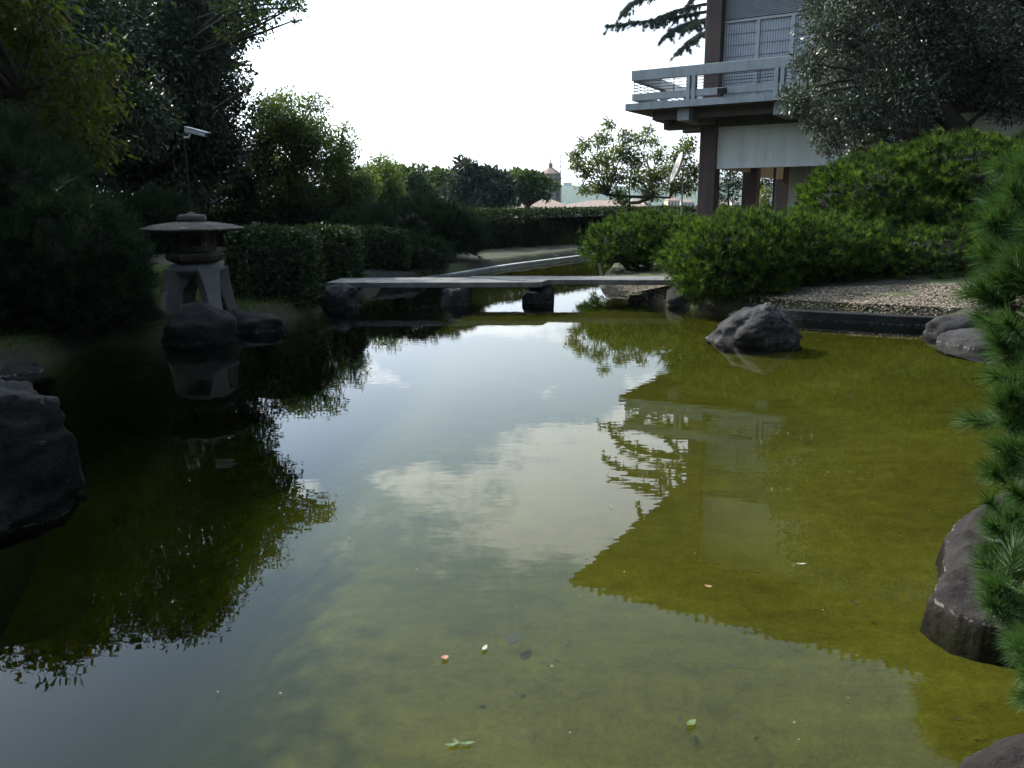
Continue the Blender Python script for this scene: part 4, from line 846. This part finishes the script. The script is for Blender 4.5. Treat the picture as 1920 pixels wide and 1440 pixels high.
link('trunk', mesh_np('trunk', chb), MT['bark'], ced, True); link('crown', mesh_np('crown', chn), MT['needle_cedar'], ced, kind='stuff')
# trees seen between the columns
for lab, px, py, Y, r, m in [('dark round tree seen between the first two brown columns', 1367, 345, 48, 1.0, 'leaf_dark'), ('bright round bush seen between the second and third brown columns', 1434, 382, 40, 0.55, 'leaf_light'), ('dark tree seen above the bush between the brown columns', 1430, 345, 52, 1.0, 'leaf_dark')]:
    p = atY(px, py, Y); g0 = gh(p[0], Y); cl = ell_clumps(p, (r, r, r), 14, r * 0.45, rg, 0.2)
    tree('garden_tree' if r > 0.6 else 'round_bush', lab, (p[0], Y, g0), [(p[0], Y, g0 + 0.5 * (p[2] - g0)), tuple(p)], cl, m, rg, leaf=(0.18, 0.09), per=420, trunk_r=0.1, cat='tree' if r > 0.6 else 'bush')

# ------------------------------------------------------------------ far trees
rg = np.random.default_rng(55)
def umbrella(label, lobes, Y, seed, m='pine_far', name='umbrella_pine', group='umbrella pines beyond the hedge', flat=0.62):
    r_ = np.random.default_rng(seed); cs = []
    for x, y, rp in lobes:
        p = atY(x, y, Y); r = rp * 1.2 / F * Y; cs += ell_clumps((p[0], p[1], p[2] - 0.1 * r), (r, r, r * 0.75), 14, r * 0.45, r_, 0.2)
    mx = float(np.mean([c[0] for c in cs])); mz = float(np.min([c[2] for c in cs])); g0 = gh(mx, Y)
    tree(name, label, (mx, Y, g0), [(mx, Y, g0 + 0.6 * (mz - g0)), (mx + 0.2, Y, mz - 0.3)], cs, m, r_, leaf=(0.36, 0.18), per=320, trunk_r=0.32, down=-0.2, flat=flat, hollow=0.45, group=group)
umbrella('umbrella pine with broad flat crown next to the low sunlit tree', [(735, 345, 30), (775, 338, 30), (770, 360, 26), (720, 362, 22), (745, 330, 16)], 62, 1)
umbrella('umbrella pine half hidden by the drooping cypress', [(815, 345, 26), (830, 330, 22), (805, 365, 20), (840, 360, 22)], 66, 2)
umbrella('umbrella pine with a neat round crown in front of the church tower', [(985, 340, 28), (960, 345, 22), (1012, 352, 22), (975, 360, 22), (1000, 330, 16)], 60, 3)
umbrella('dark drooping cypress between the umbrella pines', [(873, 315, 18), (880, 340, 26), (868, 365, 26), (905, 345, 26), (930, 335, 20), (925, 365, 28), (940, 355, 20), (893, 375, 30)], 52, 4, 'needle_cedar', 'drooping_cypress', None, 0.9)
umbrella('dense dark tree mass between pale tree and umbrella pine', [(700, 330, 20), (690, 350, 24), (675, 365, 26), (710, 370, 20)], 46, 5, 'leaf_dark', 'far_tree', None, 0.9)
umbrella('bright low bush above the boundary hedge by the sunlit tree', [(690, 372, 14), (672, 378, 12), (705, 380, 10)], 40, 6, 'leaf_light', 'far_bush', None, 0.9)
# ------------------------------------------------------------------ church tower, roofs and city
def house(name, label, px0, px1, Y, eave_y, ridge_y, depth, wallm, group=None, windows=0, hip=0.35):
    a, b = atY(px0, eave_y, Y), atY(px1, eave_y, Y); zr = atY((px0 + px1) / 2, ridge_y, Y)[2]; ze = a[2]; g0 = gh(a[0], Y)
    t = thing(name, label, 'building', ((a[0] + b[0]) / 2, Y, g0), group)
    MB().box(a[0] + 0.3, b[0] - 0.3, Y + 0.3, Y + depth - 0.3, g0 - 1, ze - 0.02).build('wall', MT[wallm], t)
    hx = min((b[0] - a[0]) * hip, depth * 0.5); e = [(a[0], Y, ze), (b[0], Y, ze), (b[0], Y + depth, ze), (a[0], Y + depth, ze), (a[0] + hx, Y + depth / 2, zr), (b[0] - hx, Y + depth / 2, zr)]
    MB().add(e, [(0, 1, 5, 4), (1, 2, 5), (2, 3, 4, 5), (3, 0, 4), (3, 2, 1, 0)]).build('roof', MT['terracotta'], t)
    n = windows
    for k in range(n):
        x = a[0] + (b[0] - a[0]) * (k + 0.5) / n; hw = (b[0] - a[0]) / n * 0.22
        for j in range(2):
            z = ze - 2.6 - 3.2 * j; MB().box(x - hw, x + hw, Y + 0.22, Y + 0.31, z, z + 1.7).build('window', MT['window_dark'], t)
    return t
house('villa', 'long villa under a terracotta roof behind the umbrella pines', 700, 965, 120, 389, 371, 14, 'ochre_wall', windows=10)
house('villa', 'hipped terracotta roof wing at the foot of the church tower', 965, 1075, 135, 390, 373, 12, 'ochre_wall', windows=5)
house('villa', 'long low terracotta roofed wing right of the church tower', 1050, 1230, 160, 388, 375, 14, 'pale_wall', windows=7)
Yt = 200.0
tp = atY(1032, 385, Yt); tw = 41 / F * Yt / 2
tow = thing('church_tower', 'octagonal stone church tower with tiled cone roof and lantern finial', 'tower', (tp[0], Yt, gh(tp[0], Yt)))
def tz(y): return float(atY(1032, y, Yt)[2])
c = (tp[0], Yt, 0)
MB().lathe([(tw * 1.12, tz(470)), (tw * 1.12, tz(384)), (tw * 0.98, tz(381))], 8, c, 0.39).build('base', MT['tower_stone'], tow)
MB().lathe([(tw * 0.9, tz(381) - 0.1), (tw * 0.9, tz(338))], 8, c, 0.39).build('drum', MT['tower_stone'], tow)
MB().lathe([(tw * 0.92, tz(338)), (tw * 1.05, tz(336)), (tw * 1.05, tz(333)), (tw * 0.95, tz(332))], 8, c, 0.39).build('cornice', MT['tower_stone'], tow)
MB().lathe([(tw * 0.95, tz(332) - 0.02), (tw * 0.95, tz(326))], 8, c, 0.39).build('attic', MT['tower_stone'], tow)
MB().lathe([(tw * 1.02, tz(326)), (tw * 0.62, tz(320)), (tw * 0.28, tz(315))], 8, c, 0.39).build('roof', MT['terracotta'], tow)
fin = MB().lathe([(tw * 0.2, tz(315) - 0.1), (tw * 0.2, tz(309)), (tw * 0.26, tz(308.5)), (tw * 0.05, tz(304)), (tw * 0.03, tz(297)), (0, tz(296))], 8, c, 0.39).build('finial', MT['tower_stone'], tow)
for k in range(8):
    a = 0.39 + math.pi / 8 + math.pi / 4 * k; r = tw * 0.9 * math.cos(math.pi / 8) + 0.03; ca, sa = math.cos(a), math.sin(a)
    mb = MB(); hw = tw * 0.17; z0, z1 = tz(376), tz(345)
    Tt = lambda s, d, z: (tp[0] + ca * (r + d) - sa * s, Yt + sa * (r + d) + ca * s, z)
    mb.box(-hw, hw, -0.06, 0.0, z0, z1, T=Tt); mb.build('window', MT['window_dark'], tow)
    a2 = 0.39 + math.pi / 4 * k; rr = tw * 0.9
    mb = MB(); mb.lathe([(tw * 0.09, tz(381)), (tw * 0.09, tz(338))], 6, (tp[0] + rr * math.cos(a2), Yt + rr * math.sin(a2), 0)); mb.build('pilaster', MT['tower_stone'], tow)
# lattice mast far behind
mp_ = atY(1051, 380, 420); mast = thing('radio_mast', 'thin red and white lattice mast rising beside the church tower', 'mast', (mp_[0], 420, gh(mp_[0], 420)))
for s in range(4):
    a = math.pi / 2 * s; mb = MB(); zt_ = float(atY(1051, 280, 420)[2])
    mb.tube([(mp_[0] + 0.9 * math.cos(a), 420 + 0.9 * math.sin(a), -9.5), (mp_[0] + 0.12 * math.cos(a), 420 + 0.12 * math.sin(a), zt_)], [0.1, 0.07], 4); mb.build('mast_leg', MT['terracotta'], mast)
mb = MB()
for k in range(16):
    z = -9 + (zt_ + 9) * k / 16; z2 = -9 + (zt_ + 9) * (k + 1) / 16; r = 0.9 - 0.78 * k / 16
    for s in range(4):
        a, a2 = math.pi / 2 * s, math.pi / 2 * (s + 1); mb.tube([(mp_[0] + r * math.cos(a), 420 + r * math.sin(a), z), (mp_[0] + r * 0.94 * math.cos(a2), 420 + r * 0.94 * math.sin(a2), z2)], 0.05, 4)
mb.build('bracing', MT['white_metal'], mast)
# far city blocks at the foot of the hill
rg = np.random.default_rng(71)
labs = ['ochre', 'cream', 'pale', 'tan']
spots = [(1183, 1204, 378, 372, 'first of the city blocks beside the young tree stems'), (1206, 1222, 380, 374, 'narrow city block among the young tree stems'), (1252, 1276, 376, 368, 'yellow city block in front of the hill beside the first column'), (1277, 1303, 379, 373, 'low city block touching the first column'), (1346, 1362, 381, 374, 'city block seen just right of the first column'), (1372, 1388, 379, 370, 'city block seen left of the second column')]
for i, (x0, x1, ye, yr, lab) in enumerate(spots):
    house('city_block', lab, x0, x1, 430 + 15 * i, ye, yr, 12, 'ochre_wall' if i % 2 == 0 else 'pale_wall', 'far city blocks under the hill', windows=4)
# hills
def hill(label, Y, pts, depth, seed):
    xs = np.linspace(-2600, 2600, 261); r_ = []
    px = np.array([p[0] for p in pts]); py = np.array([p[1] for p in pts]); V = []
    for j, (dy, k) in enumerate([(0, 0), (depth * 0.35, 0.55), (depth * 0.7, 0.9), (depth, 1.0), (depth * 1.6, 0.7), (depth * 2.6, 0.0)]):
        for x in xs:
            xp = 960 + F * x / ((Y + depth) * math.cos(P)); yy = np.interp(xp, px, py); zt = atY(960, yy, Y + depth)[2]
            nz = mnoise.fractal(Vector((x * 0.012, j * 0.7, seed)), 1.0, 2.0, 4) * 7 * (0.3 + k)
            V.append((x, Y + dy, -12 + (zt + 12) * k + nz * (k > 0)))
    n = len(xs); ii = np.arange(n * 6).reshape(6, n); fc = np.stack([ii[:-1, :-1], ii[:-1, 1:], ii[1:, 1:], ii[1:, :-1]], -1).reshape(-1, 4)
    o = link('hill', mesh_np('hill', [(np.array(V), fc)]), MT['hill'], smooth=True); return tag(o, label, 'hill', kind='structure')
def m_hill():
    m, nt, b = mat('hill'); f = noise(nt, 0.06, 6, 0.7); 
    nt.links.new(ramp(nt, f, [(0.3, (0.03, 0.05, 0.025)), (0.5, (0.055, 0.08, 0.035)), (0.7, (0.09, 0.105, 0.05))]), b.inputs['Base Color']); b.inputs['Roughness'].default_value = 1
    bump(nt, f, 1.0, 6, b); return m
MT['hill'] = m_hill()
hill('wooded hill in the haze behind the church tower', 1300, [(-3000, 385), (0, 380), (700, 378), (980, 362), (1060, 346), (1110, 347), (1170, 352), (1300, 345), (1500, 350), (2200, 360), (4000, 380)], 320, 3.0)
hp = atY(1064, 348, 1560); ht = thing('hilltop_villa', 'tiny flat-roofed villa on top of the hazy hill', 'building', (hp[0], 1560, hp[2] - 2))
MB().box(hp[0] - 8, hp[0] + 8, 1555, 1568, hp[2] - 8, hp[2] + 4.5).build('wall', MT['pale_wall'], ht); MB().box(hp[0] - 8.5, hp[0] + 8.5, 1554, 1569, hp[2] + 4.51, hp[2] + 5.4).build('roof', MT['terracotta'], ht)

# ------------------------------------------------------------------ satellite dish, security camera
dp = atY(1275, 317, 29.0); R_d = 0.55
dish = thing('satellite_dish', 'cream satellite dish seen edge-on on a short mast beside the first column', 'satellite dish', (dp[0] + 0.1, dp[1], 0.3))
ax = Vector((-0.95, 0.02, 0.33)).normalized(); q_ = ax.to_track_quat('Z', 'Y').to_matrix()
mb = MB(); prof = [(r * R_d, 0.16 * r * r) for r in np.linspace(0.001, 1, 7)] + [(R_d * 1.02, 0.155), (R_d * 0.9, 0.11), (R_d * 0.4, 0.0), (0.001, -0.03)]
mb.lathe(prof, 28, cap=False); mb.v = [tuple(q_ @ Vector(v) + Vector(dp)) for v in mb.v]; mb.build('reflector', MT['dish'], dish, True)
mb = MB(); mb.tube([dp, tuple(Vector(dp) - ax * 0.12), (dp[0] + 0.12, dp[1] + 0.03, dp[2] - 0.35), (dp[0] + 0.1, dp[1], 0.0)], [0.03, 0.03, 0.03, 0.03], 8); mb.build('mast', MT['metal_grey'], dish)
e_ = Vector(dp) + ax * 0.5; mb = MB(); mb.tube([tuple(q_ @ Vector((0, -R_d * 0.95, 0.14)) + Vector(dp)), tuple(e_)], [0.012, 0.012], 6); mb.build('feed_arm', MT['metal_grey'], dish)
cp = atY(366, 249, 14.0); ct = thing('security_camera', 'pale bullet security camera on a thin pole above the lantern', 'security camera', (atY(346, 255, 14)[0], 14.0, gh(-5.7, 14)))
a0, a1 = atY(349, 242, 14.05), atY(390, 253, 13.85); ad = Vector(a1 - a0).normalized(); sx = ad.cross(Vector((0, 0, 1))).normalized(); up = sx.cross(ad)
def obox(o, L, w, h, dz=0): 
    o = Vector(o); b = [o + ad * l + sx * s + up * (dz - h) for l, s in ((0, -w), (L, -w), (L, w), (0, w))]; t = [o + ad * l + sx * s + up * (dz + h) for l, s in ((0, -w), (L, -w), (L, w), (0, w))]; m_ = MB(); m_.hexa(b, t); return m_
Lc = (Vector(a1) - Vector(a0)).length
obox(a0, Lc * 0.93, 0.042, 0.034, -0.008).build('housing', MT['white_metal'], ct, bevel=0.012); obox(Vector(a0) - ad * 0.0, Lc, 0.052, 0.006, 0.036).build('sunshield', MT['white_metal'], ct, bevel=0.003)
obox(Vector(a0) + ad * Lc * 0.932, 0.012, 0.03, 0.024, -0.008).build('lens', MT['black_metal'], ct)
px_, pz_ = float(atY(345, 258, 14)[0]), float(atY(345, 258, 14)[2])
mb = MB(); mb.tube([(px_, 14.0, pz_), (px_ + 0.08, 14.0, pz_ - 0.0), tuple(Vector(a0) + ad * 0.1 - up * 0.035)], [0.018, 0.018, 0.016], 6); mb.build('bracket', MT['white_metal'], ct)
mb = MB(); mb.tube([(px_, 14.0, gh(-5.7, 14) - 0.2), (px_, 14.0, pz_ + 0.02)], [0.016, 0.014], 8); mb.build('pole', MT['black_metal'], ct)

# ------------------------------------------------------------------ near pine on the right: every shoot is a part
rg = np.random.default_rng(91)
pine = thing('pine_tree', 'bright green pine with long bristling needles overhanging the right edge of the pond', 'pine tree', (3.3, 3.35, 0.05))
def shoot_mesh(k, seed):
    r_ = np.random.default_rng(seed); n = 190; s = r_.random(n) ** 0.8; L = 0.17
    ph = r_.random(n) * 6.283; ang = np.radians(68 - 46 * s + r_.normal(size=n) * 9)
    d = np.column_stack([np.sin(ang) * np.cos(ph), np.sin(ang) * np.sin(ph), np.cos(ang)]); p = np.column_stack([np.zeros(n), np.zeros(n), s * L])
    v, f = needles(p, d, 0.15, 0.0055, r_)
    # give each needle a little droop with a middle kink: second sheet crossing the first
    v2, f2 = needles(p, d, 0.15, 0.0055, r_)
    tw = tube_np([(0, 0, -0.16), (0, 0, 0), (0.004, 0, L)], [0.009, 0.008, 0.004], 6)
    me = mesh_np('shoot', [(v, f), (v2, f2)]); me.materials.append(MT['needle_pine']); mt_ = mesh_np('shoot_twig', [tw]); mt_.materials.append(MT['bark']); return me, mt_
SM = [shoot_mesh(k, 900 + k) for k in range(4)]
pb = base_of(pine)
limbs = []
def add_shoot(p, d, s=1.0):
    me, tw = SM[int(rg.integers(4))]; o = bpy.data.objects.new('shoot', me); C.objects.link(o); o.parent = pine
    q = Vector(d).normalized().to_track_quat('Z', 'Y'); o.rotation_mode = 'QUATERNION'; from mathutils import Quaternion
    o.rotation_quaternion = q @ Quaternion((0, 0, 1), rg.random() * 6.28); o.location = Vector(p) - pb; o.scale = (s, s, s)
    t = bpy.data.objects.new('twig', tw); C.objects.link(t); t.parent = o
def pp(x, y, Y): return np.array(atY(x, y, Y))
trunk = [np.array([3.3, 3.35, -0.3]), np.array([3.28, 3.4, 0.3]), np.array([3.2, 3.5, 0.8]), np.array([3.35, 3.8, 1.3]), np.array([3.45, 4.1, 1.9])]
limbs.append(tube_np(trunk, [0.10, 0.09, 0.075, 0.05, 0.02], 9))
def pineY(y): return float(np.interp(y, [320, 700, 900, 1000, 1100, 1200, 1320], [4.7, 4.0, 3.55, 3.1, 2.75, 2.42, 2.12]))
# left outline of the crown in the photograph, tip by tip, and the boughs behind it
outline = [(1903, 340), (1880, 400), (1862, 440), (1860, 500), (1872, 540), (1838, 572), (1836, 620), (1846, 665), (1868, 715), (1872, 760), (1860, 800), (1862, 850), (1868, 895), (1885, 940), (1858, 985), (1846, 1030), (1832, 1080), (1830, 1120), (1850, 1160), (1872, 1205), (1885, 1250), (1893, 1290)]
boughs = [(x, y, 0.0, 3) for x, y in outline] + [(x + 26 + 30 * rg.random(), y + rg.normal() * 12, 0.06, 3) for x, y in outline] + [(1905 + 40 * rg.random(), y, 0.02 + 0.1 * rg.random(), 2) for y in range(340, 1330, 30)]
for x, y, dY, n in boughs:
    Y = pineY(y) + dY + rg.normal() * 0.05; tip = pp(x + 16 + 40 * 4 / Y * 0.7, y, Y); zr = np.clip(tip[2], 0.3, 1.8); i = int(np.interp(zr, [0.3, 0.8, 1.3, 1.9], [1, 2, 3, 4])); r0 = trunk[i]
    ln = bend(r0, tip + np.array([0.06, 0.03, -0.03]), rg, 0.10, 6); limbs.append(tube_np(ln, np.linspace(0.024, 0.007, 6), 6))
    for k in range(n):
        off = rg.normal(size=3) * np.array([0.02, 0.07, 0.035]) * (k > 0); d = np.array([-0.7, -0.15, 0.5]) + rg.normal(size=3) * 0.42
        add_shoot(tip + off, d, (0.62 + 0.2 * rg.random()) * Y / 3.6)
for k in range(50):            # the rest of the crown, round the trunk
    a = rg.uniform(-1.2, 1.9); p = np.array([3.35 + 0.75 * math.cos(a) * rg.random(), 3.7 + 0.9 * math.sin(a) * rg.random(), 0.35 + 1.6 * rg.random()]); xp = 960 + F * p[0] / (p[1] * 0.976 + (H - p[2]) * 0.216)
    if xp < 1930: continue
    limbs.append(tube_np(bend(trunk[2], p, rg, 0.1, 5), np.linspace(0.02, 0.008, 5), 5)); add_shoot(p, (p - np.array([3.3, 3.6, 0.7])) * 0.8 + np.array([0, 0, 0.4]) + rg.normal(size=3) * 0.3, 0.9)
link('trunk', mesh_np('trunk', limbs), MT['bark'], pine, True)

# ------------------------------------------------------------------ small plants and grass
rg = np.random.default_rng(101)
ic = atz(1050, 462, 0.2); n = 900; bp_ = np.column_stack([ic[0] + rg.normal(size=n) * 0.55, ic[1] + rg.normal(size=n) * 0.25, np.full(n, 0.2)])
irt = thing('iris_clump', 'clump of long grassy leaves at the foot of the back hedge', 'plant', (ic[0], ic[1], 0.2))
link('leaves', mesh_np('leaves', [needles(bp_, np.column_stack([rg.normal(size=n) * 0.35, rg.normal(size=n) * 0.35, np.ones(n)]), 0.5, 0.03, rg)]), MT['grass'], irt, kind='stuff')
def grass_patch(label, poly, n, rng, h=0.06):
    poly = [np.array(p, float) for p in poly]; lo, hi = np.min(poly, 0), np.max(poly, 0); q = lo + (hi - lo) * rng.random((n * 2, 2)); q = q[inside(q, poly)][:n]
    p = np.column_stack([q, ground_h(q)]); d = np.column_stack([rng.normal(size=(len(q), 2)) * 0.5, np.ones(len(q))])
    tag(link('grass', mesh_np('grass', [needles(p, d, h, 0.008, rng)]), MT['grass']), label, 'grass', kind='stuff')
grass_patch('short grass on the bank behind the lantern and under the junipers', [(-9, 5.5), (-5.0, 6.6), (-5.3, 7.6), (-5.2, 8.6), (-5.0, 9.7), (-4.1, 10.1), (-3.85, 10.8), (-3.5, 11.8), (-3.15, 13), (-3.25, 14.3), (-2.9, 16.6), (-2.5, 18.2), (-4.5, 19.5), (-9, 17)], 80000, rg, 0.08)
grass_patch('short grass on the near left bank behind the boulder', [(-9, 0.5), (-3.5, 0.8), (-3.9, 2.2), (-3.75, 3.6), (-4.5, 5.6), (-5.1, 6.8), (-9, 5.6)], 30000, rg, 0.08)
grass_patch('mossy grass on the slope under the large pine mound', [(5.2, 13.3), (6.8, 13.2), (9.5, 13.4), (11, 15), (7, 17), (5.0, 15.5)], 18000, rg, 0.05)

# ------------------------------------------------------------------ leaves and bits floating on the water
def leaf_shape(L, Wd):
    n = 7; t = np.linspace(0, 1, n); w = Wd * np.sin(np.pi * np.clip(t, 0.02, 0.99)) ** 0.8; vs = [(L * (a - 0.5), b, 0.004 + 0.006 * abs(a - 0.5)) for a, b in zip(t, w)] + [(L * (a - 0.5), -b, 0.004 + 0.006 * abs(a - 0.5)) for a, b in zip(t, w)]
    return vs, [(i, i + 1, n + i + 1, n + i) for i in range(n - 1)]
def solid(name, col, rough=0.5): return plain(name, col, rough, 0.15, 20)
MT['l_green'] = solid('floating_green', (0.07, 0.11, 0.025)); MT['l_pale'] = solid('floating_pale', (0.3, 0.3, 0.22)); MT['l_rust'] = solid('floating_rust', (0.28, 0.13, 0.06)); MT['l_dark'] = solid('sunken_dark', (0.03, 0.03, 0.012), 0.9)
def floating(px, py, L, Wd, rot, m, label, z=0.004, group=None):
    p = atz(px, py, z); vs, fs = leaf_shape(L, Wd); mb = MB(); mb.add([(x * math.cos(rot) - y * math.sin(rot), x * math.sin(rot) + y * math.cos(rot), zz_) for x, y, zz_ in vs], fs)
    o = mb.build('fallen_leaf', MT[m]); o.location = tuple(float(a) for a in p); s = o.modifiers.new('s', 'SOLIDIFY'); s.thickness = 0.0015
    return tag(o, label, 'leaf', group)
spr = thing('leaf_sprig', 'small sprig of three green leaves floating on the near water', 'sprig', atz(860, 1396, 0.003))
for a, L in ((0.1, 0.05), (2.2, 0.03), (3.3, 0.045)):
    p = atz(860, 1396, 0.004); vs, fs = leaf_shape(L, 0.007); mb = MB(); mb.add([((x + L / 2) * math.cos(a) - y * math.sin(a) + p[0], (x + L / 2) * math.sin(a) + y * math.cos(a) + p[1], z + 0.003) for x, y, z in vs], fs); mb.build('leaf', MT['l_green'], spr)
floating(1296, 1358, 0.045, 0.012, 0.7, 'l_green', 'green curled leaf floating in the reflected cloud near the bank')
floating(909, 1217, 0.04, 0.009, 1.2, 'l_pale', 'pale oval leaf floating on the clear near water')
floating(834, 1235, 0.03, 0.013, 0.4, 'l_rust', 'orange brown leaf floating beside the pale oval leaf')
floating(1328, 1101, 0.035, 0.010, -0.5, 'l_rust', 'tan leaf floating inside the dark reflection of the eaves')
floating(1502, 1059, 0.05, 0.006, 0.0, 'l_pale', 'straw-coloured sliver floating in the reflected building')
floating(962, 1200, 0.09, 0.024, 1.2, 'l_dark', 'dark sunken leaf lying on the pond bed', BED + 0.05)
for i in range(46):
    x, y = rg.uniform(330, 1780), rg.uniform(600, 1400)
    s = 0.005 + 0.007 * rg.random(); floating(x, y, s * (1 + (y < 800)), s * 0.35, rg.random() * 3, ['l_pale', 'l_pale', 'l_green', 'l_rust'][i % 4], ['tiny pale leaf fleck floating on the pond', 'tiny pale leaf fleck floating on the pond', 'tiny green leaf fleck floating on the pond', 'tiny rust-coloured leaf fleck floating on the pond'][i % 4], group=['pale flecks on the water', 'pale flecks on the water', 'green flecks on the water', 'rust flecks on the water'][i % 4])
for i in range(26):
    x, y = rg.uniform(900, 1800), rg.uniform(720, 1400); s = 0.015 + 0.03 * rg.random()
    floating(x, y, s, s * 0.22, rg.random() * 3, 'l_dark', 'dark sunken twig or leaf scrap lying on the pond bed silt', BED + 0.05, 'dark scraps on the pond bed')

# ------------------------------------------------------------------ the hazy air
hz = MB(); hz.box(-2950, 2950, -90, 2950, -16, 75); hz_m = bpy.data.materials.new('haze'); hz_m.use_nodes = True; nt = hz_m.node_tree; nt.nodes.clear()
ho = N(nt, 'ShaderNodeOutputMaterial'); hv = N(nt, 'ShaderNodeVolumePrincipled'); hv.inputs['Color'].default_value = (0.62, 0.80, 1.0, 1); hv.inputs['Density'].default_value = 0.00013; hv.inputs['Anisotropy'].default_value = 0.3
nt.links.new(hv.outputs[0], ho.inputs['Volume'])
tag(hz.build('haze', hz_m), 'thin pale haze over the city and the hill', 'haze', kind='stuff')
